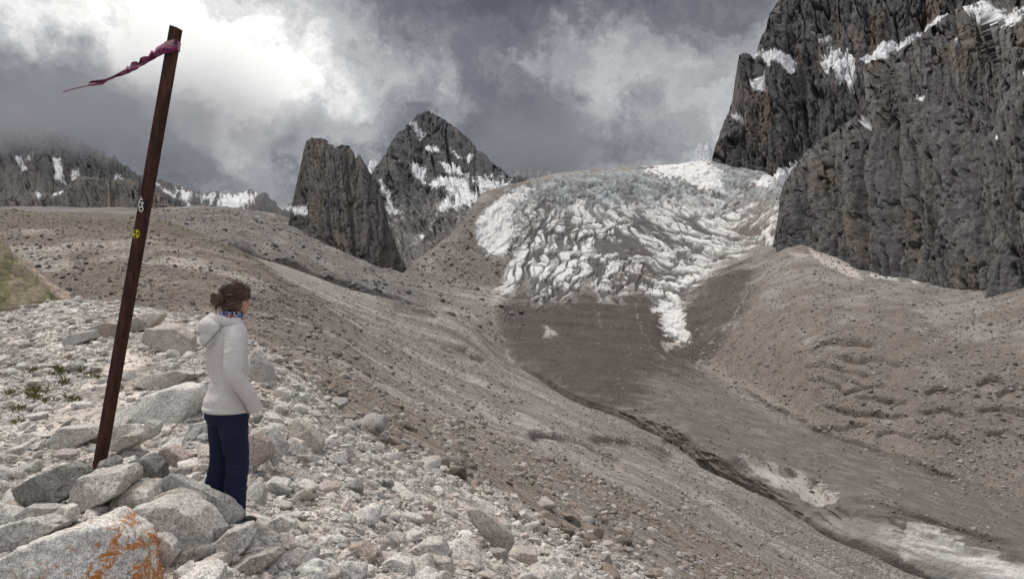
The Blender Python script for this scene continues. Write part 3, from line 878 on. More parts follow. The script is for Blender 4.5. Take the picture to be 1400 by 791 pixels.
# near wall above the talus
relief("mountain_cliff_near", [(1054, 342), (1059, 320), (1062, 303), (1066, 272), (1071, 254), (1079, 238), (1097, 213), (1127, 188), (1174, 158), (1177, 120), (1180, 92), (1193, 83), (1223, 71), (1264, 43), (1304, 15), (1330, 4),
                               (1360, -14), (1400, -40), (1500, -110), (1520, -120)],
       [(1054, 346), (1075, 352), (1097, 362), (1122, 368), (1163, 384), (1223, 408), (1264, 420), (1320, 440), (1370, 450), (1400, 450), (1660, 430)],
       [(1062, 310, 1030), (1163, 349, 790), (1264, 387, 690), (1400, 384, 612), (1640, 360, 560), (1062, 256, 1090), (1175, 160, 940), (1300, 20, 900), (1400, -40, 860), (1640, -150, 820), (1300, 200, 760)],
       M_cliff, rock_col(GREY, WARM, DARK, [([(1318, 12), (1335, 2), (1400, 0), (1420, 10), (1400, 12), (1370, 22), (1345, 14)], 4, 1), ([(1384, 75), (1392, 74), (1392, 94), (1386, 95)], 2, 0.9),
                                            ([(1293, 45), (1297, 45), (1297, 52), (1293, 52)], 1.5, .9), ([(1240, 128), (1252, 128), (1255, 118), (1250, 132)], 2, 0.9), ([(1168, 168), (1178, 160), (1177, 170)], 2, .9),
                                            ([(1336, 172), (1341, 172), (1341, 177), (1336, 177)], 1, 0.9)], seed=100, sc=55.0),
       amp=30, scale=90, stretch=3.6, rows=400, jag=1.3, colsz=42, tilt=0.10, seed=100, back=0.35, step=0.6)
# wall behind it
relief("mountain_cliff_back", [(968, 242), (972, 222), (978, 200), (985, 182), (992, 160), (1001, 140), (1005, 108), (1010, 76), (1020, 74), (1030, 78), (1034, 72), (1040, 52), (1047, 36), (1053, 20), (1063, 2), (1072, -18),
                               (1100, -60), (1160, -90), (1250, -110), (1400, -150), (1500, -170)],
       [(968, 248), (1000, 250), (1050, 262), (1080, 262), (1150, 262), (1300, 200), (1500, 160)],
       [(972, 238, 1640), (1030, 238, 1540), (1100, 205, 1480), (1200, 160, 1420), (1400, 60, 1350), (1065, 0, 1800), (1200, -60, 1700), (1400, -120, 1600), (1010, 80, 1760)],
       M_cliff, rock_col((0.082, 0.08, 0.084), (0.105, 0.083, 0.070), (0.042, 0.04, 0.044),
                         [([(1174, 80), (1200, 62), (1215, 52), (1240, 48), (1265, 30), (1312, 8), (1304, 18), (1264, 46), (1223, 74), (1195, 84)], 3, 1), ([(1120, 68), (1130, 58), (1168, 70), (1170, 82), (1158, 108), (1140, 92), (1122, 84)], 7, 0.95),
                          ([(1034, 74), (1050, 66), (1082, 78), (1075, 90), (1050, 84)], 4, 0.95), ([(1028, 102), (1040, 98), (1038, 115)], 5, .85), ([(1024, 250), (1062, 226), (1096, 204), (1106, 208), (1090, 232), (1050, 252)], 4, 1),
                          ([(968, 246), (985, 238), (1000, 246), (990, 254)], 4, 1), ([(1110, 40), (1130, 42), (1120, 50)], 5, .6), ([(1000, 158), (1010, 150), (1008, 162)], 4, 0.8)], seed=130, sc=75.0),
       amp=44, scale=130, stretch=3.0, rows=300, jag=1.4, colsz=62, tilt=0.08, seed=130, back=0.35)


def peak_extra(c, px, py, p, a, b):
    low = sstep(py + 10 * b, 262, 300) * sstep(px + 12 * a, 530, 570)
    c = mix3(c, (0.115, 0.102, 0.094), low * 0.7)
    scr = sstep(poly_sdf(px, py, [(500, 320), (525, 300), (560, 320), (600, 350), (590, 400), (500, 400), (480, 350)]), 14, -6)
    return mix3(c, np.array([0.15, 0.14, 0.135]) * (1 + 0.3 * b[:, None]), scr * 0.9)


relief("mountain_peak", [(488, 300), (500, 262), (507, 240), (511, 231), (519, 220), (527, 209), (533, 198), (546, 180), (551, 177), (560, 167), (570, 158), (579, 151), (585, 150), (591, 153), (605, 161), (612, 166), (634, 183), (642, 190), (651, 202), (664, 208),
                         (670, 218), (694, 238), (702, 241), (711, 239), (721, 246), (735, 256), (760, 268)],
       [(488, 425), (560, 425), (600, 410), (650, 372), (700, 320), (760, 292)],
       [(510, 235, 2350), (580, 152, 2550), (690, 240, 2300), (500, 390, 1650), (590, 390, 1500), (650, 350, 1520), (730, 270, 1900), (590, 260, 2050)],
       M_cliff, rock_col((0.070, 0.070, 0.076), (0.08, 0.073, 0.069), (0.034, 0.033, 0.037),
                         [([(562, 224), (570, 221), (578, 224), (574, 240), (566, 238)], 5, 0.9), ([(586, 246), (600, 238), (618, 234), (604, 250), (590, 251)], 4, 1), ([(612, 238), (630, 236), (645, 258), (628, 262), (610, 252)], 7, 0.9),
                          ([(600, 213), (625, 218), (636, 228), (612, 222)], 4, 0.85), ([(650, 236), (690, 246), (700, 252), (660, 252)], 7, 0.85), ([(606, 268), (630, 258), (634, 268), (612, 278), (600, 290)], 6, 0.85),
                          ([(618, 192), (622, 200), (632, 208), (628, 206)], 1.5, 1), ([(518, 245), (528, 258), (535, 280), (550, 292), (530, 285)], 4, 0.8), ([(565, 312), (575, 316), (570, 320)], 2, 0.9), ([(560, 165), (575, 175), (568, 180)], 5, .5),
                          ([(585, 192), (600, 194), (590, 197)], 3, 0.9), ([(640, 206), (650, 210), (642, 212)], 2, 0.9), ([(590, 322), (596, 318), (594, 326)], 2, 0.9)], seed=160, sc=80.0, ledge=0.35, vst=0.7, extra=peak_extra),
       amp=52, scale=190, stretch=1.6, rows=300, jag=1.1, colsz=85, tilt=0.15, lean=-0.5, seed=160, back=0.4)
# dark rock tower
relief("mountain_tower", [(392, 318), (398, 285), (400, 276), (404, 256), (407, 243), (414, 211), (419, 193), (426, 189), (433, 188), (440, 189), (446, 192), (457, 199), (461, 200), (467, 196), (478, 200), (483, 206), (486, 215), (490, 211), (493, 210), (497, 217), (505, 233), (516, 250),
                          (524, 278), (531, 305), (540, 330), (556, 366), (580, 398)],
       [(392, 352), (414, 366), (452, 392), (486, 405), (500, 408), (540, 410), (580, 412)],
       [(400, 330, 1420), (452, 350, 1300), (490, 350, 1320), (535, 320, 1500), (430, 190, 1620), (500, 230, 1640), (450, 270, 1440)],
       M_cliff, rock_col((0.076, 0.071, 0.069), (0.096, 0.078, 0.065), (0.038, 0.035, 0.036), [([(398, 284), (418, 278), (416, 288), (402, 291)], 2.5, 1)], seed=190, sc=45.0),
       amp=22, scale=85, stretch=2.6, rows=240, jag=1.0, colsz=34, tilt=0.12, seed=190, back=0.3)
# far ranges on the left, their heads in the cloud
relief("mountain_range_far", [(-260, 150), (-100, 165), (0, 182), (60, 178), (110, 190), (150, 212), (185, 236), (230, 268), (260, 285)], [(-260, 300), (260, 302)],
       [(-200, 290, 3600), (0, 290, 3600), (200, 290, 3600), (-100, 170, 4700), (50, 185, 4700), (200, 240, 4300)],
       M_far, rock_col((0.074, 0.073, 0.078), (0.085, 0.077, 0.074), (0.042, 0.041, 0.045), [([(68, 208), (76, 208), (76, 236), (70, 232)], 3, 0.95), ([(14, 205), (20, 205), (32, 226), (26, 224)], 2, 0.9), ([(90, 226), (98, 222), (104, 240), (98, 238)], 3, .8), ([(150, 240), (160, 236), (170, 246), (158, 246)], 3, .8), ([(30, 214), (44, 208), (40, 218)], 3, .7), ([(52, 262), (58, 260), (56, 264)], 2, 0.9)], seed=220, sc=170.0, vst=0.9,
                       extra=lambda c, px, py, p, a, b: mix3(c, (0.14, 0.128, 0.125), 0.85 * sstep(poly_sdf(px, py, [(-260, 190), (0, 212), (40, 228), (92, 256), (40, 262), (-260, 300)]) + 8 * b, 5, -5))),
       amp=75, scale=420, stretch=1.3, rows=150, jag=1.4, colsz=150, lean=-0.3, seed=220)
relief("mountain_range_snowy", [(180, 236), (212, 247), (235, 250), (253, 259), (275, 263), (300, 261), (322, 264), (341, 258), (362, 264), (375, 272), (386, 287), (392, 279), (400, 278), (420, 300)], [(180, 306), (420, 312)],
       [(190, 300, 3900), (300, 300, 3900), (400, 305, 3900), (220, 250, 4700), (340, 260, 4800), (400, 285, 4500)],
       M_far, rock_col((0.085, 0.083, 0.088), (0.105, 0.092, 0.085), (0.05, 0.048, 0.052), [([(212, 250), (224, 256), (243, 272), (228, 266)], 3, 1), ([(240, 258), (262, 262), (256, 278), (246, 270)], 7, 0.95), ([(236, 280), (262, 282), (246, 288)], 4, 0.9),
                                                                                               ([(296, 272), (320, 262), (352, 264), (336, 280), (330, 300), (322, 298), (306, 288)], 9, 0.97), ([(270, 266), (300, 266), (290, 280)], 8, 0.8),
                                                                                               ([(388, 284), (400, 282), (396, 290)], 4, 0.8)], seed=250, sc=150.0, vst=0.5),
       amp=60, scale=330, stretch=1.3, rows=110, jag=1.2, colsz=None, lean=0.3, seed=250)
relief("mountain_range_brown", [(-60, 285), (10, 270), (38, 261), (68, 265), (80, 262), (102, 244), (108, 241), (116, 240), (137, 243), (150, 241), (167, 247), (177, 243), (191, 247), (205, 252), (220, 264), (232, 276), (249, 290), (275, 304)], [(-60, 306), (275, 310)],
       [(-40, 300, 2300), (100, 300, 2250), (250, 300, 2300), (60, 265, 2500), (140, 243, 2600), (230, 278, 2450)],
       M_cliff, rock_col((0.09, 0.08, 0.075), (0.12, 0.093, 0.077), (0.05, 0.045, 0.045), [([(72, 266), (86, 261), (80, 266)], 2, 0.9), ([(48, 262), (56, 266), (50, 268)], 2, .7)], seed=280, sc=80.0),
       amp=50, scale=170, stretch=2.0, rows=120, jag=1.2, colsz=60, seed=280)
# faint far crests over the ice
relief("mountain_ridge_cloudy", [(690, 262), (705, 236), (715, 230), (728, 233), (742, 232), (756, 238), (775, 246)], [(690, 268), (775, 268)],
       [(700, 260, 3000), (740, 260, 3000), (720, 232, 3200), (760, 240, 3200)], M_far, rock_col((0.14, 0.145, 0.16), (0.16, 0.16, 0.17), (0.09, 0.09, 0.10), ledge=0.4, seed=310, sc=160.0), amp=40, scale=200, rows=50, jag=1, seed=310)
relief("mountain_ridge_snow", [(944, 226), (952, 202), (957, 197), (963, 199), (968, 194), (972, 202), (985, 226)], [(944, 235), (985, 235)],
       [(950, 230, 3200), (980, 230, 3200), (965, 200, 3500)], M_far, rock_col((0.35, 0.37, 0.42), (0.4, 0.4, 0.43), (0.2, 0.2, 0.22), ledge=0.7, seed=330, sc=120.0), amp=40, scale=160, rows=40, jag=1.4, seed=330)
relief("mountain_ridge_white", [(500, 240), (505, 221), (510, 216), (514, 218), (520, 224), (530, 240)], [(500, 262), (530, 262)],
       [(505, 250, 3600), (525, 250, 3600), (512, 218, 3800)], M_far, rock_col((0.45, 0.46, 0.5), (0.5, 0.5, 0.52), (0.22, 0.22, 0.24), ledge=0.7, seed=340, sc=120.0), amp=40, scale=160, rows=40, jag=1.4, seed=340)


def grass_col(px, py, p, t, rel, crack):
    a = fbm(p / 3.0, 4, seed=400); b = fbm(p / 0.8, 4, seed=401)
    c = np.zeros((len(p), 3)) + (0.155, 0.13, 0.085)
    c = mix3(c, (0.085, 0.082, 0.035), sstep(a + 0.7 * b, -0.1, 0.25))
    edge_ = sstep(np.interp(px, [-250, 0, 40, 75, 100], [150, 322, 352, 385, 410]) - py + 6 * a, -26, -8)
    c = mix3(c, (0.25, 0.20, 0.165), edge_ * sstep(px, 0, 40))
    return c * (1 + 0.35 * b[:, None])


relief("hill", [(-260, 170), (-100, 262), (0, 326), (30, 352), (55, 372), (75, 388), (100, 405), (130, 436)], [(-260, 470), (130, 452)],
       [(-200, 430, 34), (0, 430, 40), (90, 430, 44), (-100, 270, 52), (0, 335, 50)], terrain_mat("grassy_slope", (0.12, 0.5, 2.5), 0.7), grass_col,
       amp=0.7, scale=5, stretch=1.0, rows=200, jag=0.9, seed=400, back=0.12)

# ------------------------------------------------------------------ cloud lying on the far ranges
def cloud_mat(name, dens, zlo, zhi, ztop0, ztop1, xs, sc, colr=(0.46, 0.475, 0.52)):
    m = bpy.data.materials.new(name); m.use_nodes = True
    n = NT(m.node_tree); n.n.clear()
    out = n.node('ShaderNodeOutputMaterial')
    pv = n.node('ShaderNodeVolumePrincipled')
    pos = n.node('ShaderNodeNewGeometry').outputs['Position']
    s = n.node('ShaderNodeSeparateXYZ'); n.put(s.inputs[0], pos)
    no = n.math('SUBTRACT', n.noise(pos, 1.0 / sc, 4, 0.6), 0.5)
    z = n.math('MULTIPLY_ADD', no, (zhi - zlo) * 1.5, s.outputs[2])
    a = n.rng(z, zlo, zhi, 0, 1)
    b = n.rng(z, ztop0, ztop1, 1, 0)
    c = n.math('MULTIPLY', n.rng(s.outputs[0], xs[0], xs[1], 0, 1), n.rng(s.outputs[0], xs[2], xs[3], 1, 0))
    f = n.math('MULTIPLY', n.math('MULTIPLY', a, b), c)
    n.put(pv.inputs['Density'], n.math('MULTIPLY', f, dens))
    pv.inputs['Color'].default_value = (*colr, 1)
    pv.inputs['Anisotropy'].default_value = 0.2
    n.l.new(pv.outputs[0], out.inputs['Volume'])
    return m


def cloud_bank(name, lo, hi, mat):
    bm = bmesh.new()
    bmesh.ops.create_icosphere(bm, subdivisions=4, radius=1.0)
    cen = [(a + b) / 2 for a, b in zip(lo, hi)]; hf = [(b - a) / 2 for a, b in zip(lo, hi)]
    for vv in bm.verts:
        c = vv.co
        k = 1.0 / max(abs(c.x), abs(c.y), abs(c.z)) ** 0.75
        vv.co = Vector((cen[0] + c.x * k * hf[0], cen[1] + c.y * k * hf[1], cen[2] + c.z * k * hf[2]))
    me = bpy.data.meshes.new(name); bm.to_mesh(me); bm.free()
    me.materials.append(mat)
    return tag(link_mesh(name, me), kind='stuff')


cloud_bank("cloud", (-5200, 3000, 480), (-900, 4700, 1500), cloud_mat("cloud_left", 0.0015, 740, 1060, 950, 1300, (-5200, -4200, -1750, -1000), 420))
cloud_bank("cloud", (-250, 2350, 380), (420, 2900, 800), cloud_mat("cloud_middle", 0.002, 400, 520, 560, 740, (-220, 0, 180, 400), 140))

# ------------------------------------------------------------------ stones
def granite_mat(name, src, lichen=False, dull=1.0):
    m, n, b = new_mat(name)
    pos = n.node('ShaderNodeNewGeometry').outputs['Position']
    if src == 'object':
        tint = n.node('ShaderNodeObjectInfo').outputs['Color']
    else:
        tint = n.node('ShaderNodeAttribute', attribute_type='INSTANCER', attribute_name='tint').outputs['Color']
    big = n.noise(pos, 5.0, 5, 0.62, 0.4)
    mid = n.noise(pos, 38.0, 4, 0.7)
    fine = n.noise(pos, 170.0, 3, 0.75)
    g = n.math('MULTIPLY_ADD', n.math('SUBTRACT', big, 0.5), 0.8, 1.0)
    g = n.math('MULTIPLY', g, n.rng(mid, 0.32, 0.66, 0.66, 1.2))
    g = n.math('MULTIPLY', g, n.rng(fine, 0.38, 0.54, 0.42, 1.1))
    g = n.math('MULTIPLY', g, n.rng(n.noise(pos, 75.0, 4, 0.7), 0.40, 0.50, 0.72, 1.06))
    c = n.vmath('SCALE', tint); n.put(c.node.inputs['Scale'], n.math('MULTIPLY', g, dull))
    warm = n.rng(n.noise(pos, 2.3, 4, 0.6), 0.5, 0.68)
    c = n.mix(n.math('MULTIPLY', warm, 0.4), c, n.mix(1.0, c, (1.0, 0.86, 0.74), 'MULTIPLY'))
    if lichen:
        s = n.node('ShaderNodeSeparateXYZ'); n.put(s.inputs[0], n.node('ShaderNodeTexCoord').outputs['Object'])
        band_ = n.noise(pos, 9.0, 6, 0.72, 0.6)
        where = n.math('MULTIPLY_ADD', s.outputs[2], -0.45, n.math('MULTIPLY_ADD', s.outputs[0], 0.22, band_))
        k = n.math('MULTIPLY', n.rng(where, 0.475, 0.535), n.rng(n.noise(pos, 60.0, 4, 0.7), 0.36, 0.52))
        lc = n.mix(n.noise(pos, 45.0, 3), (0.40, 0.11, 0.012), (0.52, 0.21, 0.03))
        c = n.mix(k, c, lc)
        gk = n.rng(n.noise(pos, 26.0, 6, 0.75), 0.56, 0.64)
        c = n.mix(n.math('MULTIPLY', gk, 0.6), c, (0.12, 0.115, 0.11))
    n.put(b.inputs['Base Color'], c)
    h = n.math('MULTIPLY_ADD', fine, 0.25, n.math('ADD', mid, n.math('MULTIPLY', big, 2.0)))
    bump(n, b, h, 0.55, 0.012)
    return m


M_rock = granite_mat("granite", 'object')
M_rock_lichen = granite_mat("granite_with_orange_lichen", 'object', True)
M_rubble = granite_mat("granite_rubble", 'instance')


def rock_mesh(name, dirs_sub, planes, sc=(1, 1, 1), k=26.0, rough=0.035, seed=0, mat=None, fine=True):
    """a block bounded by planes (normal, distance), corners worn round, then weathered"""
    bm = bmesh.new()
    bmesh.ops.create_icosphere(bm, subdivisions=dirs_sub, radius=1.0)
    me = bpy.data.meshes.new(name); bm.to_mesh(me); bm.free()
    n = len(me.vertices)
    co = np.empty(n * 3, np.float32); me.vertices.foreach_get('co', co)
    dr = co.reshape(-1, 3).astype(float) * np.array(sc)
    dr /= np.linalg.norm(dr, axis=1)[:, None]
    pn = np.array([p[0] for p in planes], float); pn /= np.linalg.norm(pn, axis=1)[:, None]
    ph = np.array([p[1] for p in planes], float)
    q = (dr @ pn.T) / ph[None]
    mx = q.max(1)
    r = 1.0 / (mx * (1 + np.log(np.exp((q / mx[:, None] - 1) * k).sum(1)) / k))
    p = dr * r[:, None]
    size = float(np.mean(r))
    o = np.array([seed * 7.3, seed * 1.9, 0])
    u = p / size
    disp = rough * fbm(u * 1.7 + o, 4, seed=3) + (rough * 0.55 * fbm(u * 6 + o, 4, gain=0.6, seed=5, ridged=True) if fine else 0)
    disp += rough * 0.9 * facets(u * 2.2 + o, 4) * (1 if fine else 0.6)
    p = p * (1 + disp[:, None])
    me.vertices.foreach_set('co', p.astype(np.float32).ravel())
    me.polygons.foreach_set('use_smooth', np.full(len(me.polygons), bool(fine)))
    me.update()
    if mat:
        me.materials.append(mat)
    return me


def random_planes(r, nf=11):
    P_ = []
    for _ in range(nf):
        nrm_ = r.normal(size=3); nrm_ /= np.linalg.norm(nrm_)
        P_.append((nrm_, r.uniform(0.55, 0.98)))
    for ax in np.eye(3):
        P_ += [(ax, 1.05), (-ax, 1.05)]
    return P_


TINT = {'pale': (0.60, 0.555, 0.505), 'white': (0.70, 0.665, 0.615), 'grey': (0.48, 0.455, 0.42), 'dark': (0.25, 0.24, 0.215), 'tan': (0.49, 0.425, 0.365), 'pink': (0.49, 0.39, 0.335)}
# boulders one can pick out: (outline in the picture, metres away, thickness/width, tint, label)
BOULDERS = [
    ([(-30, 772), (51, 740), (91, 720), (132, 707), (160, 705), (178, 717), (195, 735), (204, 765), (208, 850), (-30, 850)], 3.30, 0.75, 'white', "huge pale boulder blotched with orange lichen along its lower face", 'L'),
    ([(-25, 725), (0, 719), (30, 706), (61, 708), (84, 717), (61, 735), (18, 753), (-25, 762)], 3.75, 0.8, 'grey', "flat grey streaked boulder wedged behind the huge lichen boulder"),
    ([(30, 661), (46, 652), (88, 635), (105, 638), (115, 651), (106, 672), (88, 684), (49, 688), (37, 678)], 4.30, 0.8, 'dark', "dark grey-green boulder tilted against the leaning block at the pole"),
    ([(117, 649), (171, 641), (178, 649), (175, 666), (158, 678), (131, 694), (105, 707), (99, 693), (104, 670)], 4.20, 0.75, 'pale', "smooth pale block leaning diagonally just below the pole's foot"),
    ([(137, 640), (143, 628), (155, 623), (162, 629), (160, 641), (138, 645)], 4.62, 0.9, 'grey', "small grey stone touching the foot of the rusty pole"),
    ([(168, 641), (183, 630), (209, 625), (221, 637), (225, 660), (220, 666), (200, 664), (178, 663)], 4.55, 0.9, 'dark', "dark angular brown-grey block perched beside the pole, facing the woman"),
    ([(157, 694), (166, 672), (182, 663), (214, 662), (221, 672), (202, 690), (185, 700), (168, 710)], 4.25, 0.8, 'pale', "broad pale block under the dark angular block"),
    ([(221, 668), (226, 646), (248, 646), (274, 662), (303, 683), (315, 704), (311, 722), (294, 736), (270, 716)], 4.30, 0.45, 'grey', "large smooth grey slab in front of the woman's shoes"),
    ([(183, 700), (192, 691), (217, 683), (243, 681), (274, 697), (294, 729), (288, 745), (266, 759), (246, 755), (217, 731), (190, 723)], 3.90, 0.8, 'pale', "big speckled rounded boulder in the middle of the cairn pile"),
    ([(206, 686), (222, 673), (240, 668), (258, 673), (276, 686), (276, 700), (230, 700)], 4.12, 0.6, 'tan', "tan cracked slab showing above the big speckled boulder"),
    ([(197, 731), (224, 729), (239, 740), (245, 755), (238, 770), (204, 774), (200, 754)], 3.75, 0.8, 'pale', "squat speckled block under the big speckled boulder"),
    ([(280, 755), (294, 740), (313, 724), (344, 714), (349, 726), (342, 745), (325, 762), (296, 776), (282, 769)], 3.92, 0.8, 'pale', "chipped round-cornered rock just below the woman's shoes"),
    ([(314, 773), (337, 759), (378, 750), (383, 757), (364, 775), (330, 783)], 3.85, 0.9, 'tan', "tan wedge-shaped rock tucked under the chipped rock below the woman"),
    ([(232, 796), (250, 787), (284, 777), (301, 783), (302, 806), (238, 810)], 3.50, 0.9, 'white', "white flat-topped slab at the bottom edge below the squat block"),
    ([(139, 695), (157, 680), (163, 684), (159, 698), (143, 700)], 4.28, 0.9, 'tan', "small brownish chock stone under the leaning block"),
    ([(66, 710), (91, 689), (101, 692), (102, 712), (85, 717)], 3.95, 0.9, 'white', "small pale wedge stone between the dark boulder and the lichen boulder"),
    ([(29, 699), (43, 690), (87, 691), (70, 708), (37, 706)], 4.10, 0.8, 'grey', "flat dark-streaked slab under the dark grey-green boulder"),
    ([(-25, 690), (0, 685), (18, 692), (29, 702), (18, 712), (-20, 714)], 4.25, 0.9, 'tan', "rusty orange stained stone above the flat streaked boulder"),
    ([(156, 577), (182, 557), (208, 538), (248, 525), (274, 526), (281, 538), (268, 564), (261, 578), (225, 580), (182, 580)], 0, 0.55, 'white', "large whale-backed pale boulder behind the woman's hip"),
    ([(185, 526), (208, 512), (245, 506), (261, 511), (254, 522), (212, 532)], 0, 0.6, 'pale', "low flat-topped pale boulder behind the whale-backed one"),
    ([(203, 460), (210, 446), (241, 447), (264, 462), (266, 483), (245, 487), (225, 477), (203, 473)], 0, 0.8, 'tan', "square pale boulder with a flat top, higher up the crest behind her elbow"),
    ([(179, 444), (196, 430), (212, 426), (238, 434), (241, 447), (208, 450), (202, 457), (179, 453)], 0, 0.6, 'tan', "brownish craggy boulder right behind the square boulder on the crest"),
    ([(118, 462), (124, 449), (149, 439), (162, 443), (161, 459), (133, 464)], 0, 0.7, 'pink', "pinkish boulder near the crest, just beside the pole"),
    ([(91, 466), (104, 455), (124, 452), (128, 462), (110, 472), (95, 474)], 0, 0.7, 'grey', "grey boulder huddled against the pinkish one near the crest"),
    ([(345, 512), (348, 479), (354, 479), (368, 499), (372, 522), (368, 534), (356, 524)], 10.0, 0.8, 'grey', "upright grey rock standing beside the woman's jacket sleeve"),
    ([(334, 610), (345, 593), (355, 589), (369, 603), (370, 620), (357, 635), (337, 631)], 6.2, 0.8, 'pink', "reddish tan boulder touching the woman's thigh in the picture"),
    ([(354, 587), (373, 583), (389, 604), (389, 620), (378, 630), (366, 612)], 6.5, 0.8, 'grey', "tall grey boulder next to the reddish tan one by her thigh"),
    ([(396, 578), (405, 571), (424, 582), (441, 604), (438, 617), (420, 620), (400, 597)], 0, 0.8, 'tan', "large tan egg-shaped boulder at the top of the stony slope"),
    ([(388, 605), (400, 598), (415, 603), (419, 620), (408, 624), (391, 618)], 0, 0.9, 'pale', "pale round boulder tucked under the egg-shaped one"),
    ([(359, 665), (370, 655), (394, 659), (397, 671), (379, 679), (363, 677)], 0, 0.9, 'pale', "rounded grey stone alone on the gravel behind the woman's calf"),
    ([(637, 695), (655, 694), (680, 712), (697, 728), (704, 741), (694, 756), (670, 740), (645, 712)], 0, 0.4, 'tan', "long smooth slab lying down the slope at the rubble's lower edge"),
    ([(693, 755), (706, 748), (734, 755), (733, 765), (715, 770), (697, 765)], 0, 0.9, 'tan', "tan rock just below the foot of the long smooth slab"),
    ([(613, 747), (631, 734), (650, 747), (659, 762), (640, 774), (619, 765)], 0, 0.8, 'white', "white angular rock above the brown-capped rock at the bottom edge"),
    ([(580, 771), (589, 762), (616, 764), (621, 779), (607, 790), (584, 784)], 0, 0.9, 'tan', "brown-capped squarish rock near the bottom edge"),
    ([(556, 756), (580, 739), (604, 740), (613, 758), (598, 768), (562, 768)], 0, 0.8, 'pale', "broad pale rock beside the white angular rock"),
    ([(520, 741), (532, 728), (544, 737), (547, 747), (532, 751)], 0, 0.9, 'grey', "pointed grey stone standing among the pale stones downslope"),
    ([(478, 747), (496, 741), (515, 755), (511, 768), (484, 765)], 0, 0.8, 'pink', "pinkish flat-faced rock in the middle of the pale stones"),
    ([(519, 771), (538, 759), (562, 767), (563, 780), (535, 783), (523, 778)], 0, 0.8, 'white', "low whitish rock below the pinkish flat-faced rock"),
    ([(370, 711), (385, 703), (404, 713), (403, 726), (382, 731), (370, 724)], 0, 0.8, 'white', "whitish blunt rock on the gravel beside the woman's shoes"),
    ([(409, 789), (415, 774), (442, 776), (452, 792), (430, 803)], 0, 0.9, 'white', "whitish rock cut by the bottom edge below the blunt rock"),
    ([(70, 603), (88, 583), (128, 582), (138, 593), (116, 607), (85, 615)], 0, 0.7, 'pale', "flat pale rock on the sandy ground beyond the dark grey-green boulder"),
    ([(24, 597), (46, 590), (62, 596), (52, 603), (27, 606)], 0, 0.8, 'white', "thin whitish slab on the sand near the grass"),
    ([(86, 580), (96, 573), (106, 577), (104, 584), (90, 585)], 0, 0.9, 'dark', "small dark slate-coloured stone on the sandy ground"),
    ([(148, 611), (159, 581), (182, 579), (195, 590), (170, 612)], 6.5, 0.7, 'pale', "pale grey rock showing on both sides of the rusty pole"),
    ([(160, 608), (176, 592), (195, 590), (201, 599), (177, 611)], 6.0, 0.8, 'tan', "small tan-topped rock just behind the pole's lower part"),
    ([(194, 588), (202, 574), (218, 579), (220, 596), (205, 601)], 0, 0.9, 'grey', "round grey rock under the whale-backed boulder"),
    ([(212, 618), (238, 609), (260, 623), (254, 638), (225, 639)], 0, 0.7, 'pink', "pinkish white flat boulder behind the woman's knees"),
    ([(166, 628), (176, 614), (202, 616), (199, 629), (172, 636)], 0, 0.8, 'grey', "greyish brown stone behind the dark angular block"),
    ([(258, 595), (264, 579), (283, 577), (283, 598), (268, 601)], 0, 0.9, 'grey', "grey stone right behind the woman's thigh, under the whale-backed boulder"),
]
n_hand = len(BOULDERS)
for i, row in enumerate(BOULDERS):
    poly, dist, thick, tint, label = row[:5]
    poly = np.array(poly, float)
    a = poly; b_ = np.roll(poly, -1, axis=0)
    cr = a[:, 0] * b_[:, 1] - b_[:, 0] * a[:, 1]
    cen = ((a + b_) * cr[:, None]).sum(0) / (3 * cr.sum())
    if dist == 0:
        g_, _, _ = ground_at(np.array([cen[0]]), np.array([poly[:, 1].max() - 2.0]))
        dist = float(g_[0, 1])
    r = np.random.default_rng(100 + i)
    wpx, hpx = np.ptp(poly[:, 0]), np.ptp(poly[:, 1])
    half = 0.5 * thick * max(wpx, hpx) * dist / FPX
    dc = dist + (0.75 * half if row[1] == 0 else 0.5 * half)
    k = dc / FPX
    pl = []
    loc2 = (poly - cen) * k * [1, -1]
    for p0, p1 in zip(loc2, np.roll(loc2, -1, axis=0)):
        e = p1 - p0
        L_ = np.hypot(*e)
        if L_ < 1e-5:
            continue
        nn = np.array([-e[1], e[0]]) / L_
        if nn @ ((p0 + p1) / 2) < 0:
            nn = -nn
        pl.append(((nn[0], r.uniform(-0.16, 0.16), nn[1]), max(nn @ p0, 0.02)))
    hw, hh = wpx * k / 2, hpx * k / 2
    for _ in range(3):
        pl.append(((r.uniform(-.45, .45), -1, r.uniform(-0.15, 0.75)), half * r.uniform(0.72, 0.98)))
    pl.append(((r.uniform(-.2, .2), -0.75, 0.75), (half + hh) * 0.62))
    pl.append(((r.choice([-.7, .7]), -0.8, 0.1), (half + hw) * 0.60))
    for _ in range(2):
        pl.append(((r.uniform(-.4, .4), 1, r.uniform(-0.2, 0.6)), half * r.uniform(0.8, 1.0)))
    lich = len(row) > 5
    me = rock_mesh("boulder", 6 if wpx > 60 and dist < 5 else 5, pl, (hw, half, hh), k=60, rough=0.05, seed=i, mat=M_rock_lichen if lich else M_rock)
    o = link_mesh("boulder", me)
    o.location = unproject(np.array(cen[0]), np.array(cen[1]), np.array(dc))
    tc_ = np.array(TINT[tint]) * r.uniform(0.93, 1.05); tc_ = tc_.mean() + (tc_ - tc_.mean()) * 0.72
    o.color = (*tc_, 1)
    tag(o, label, "boulder", "boulders of the pale moraine crest")

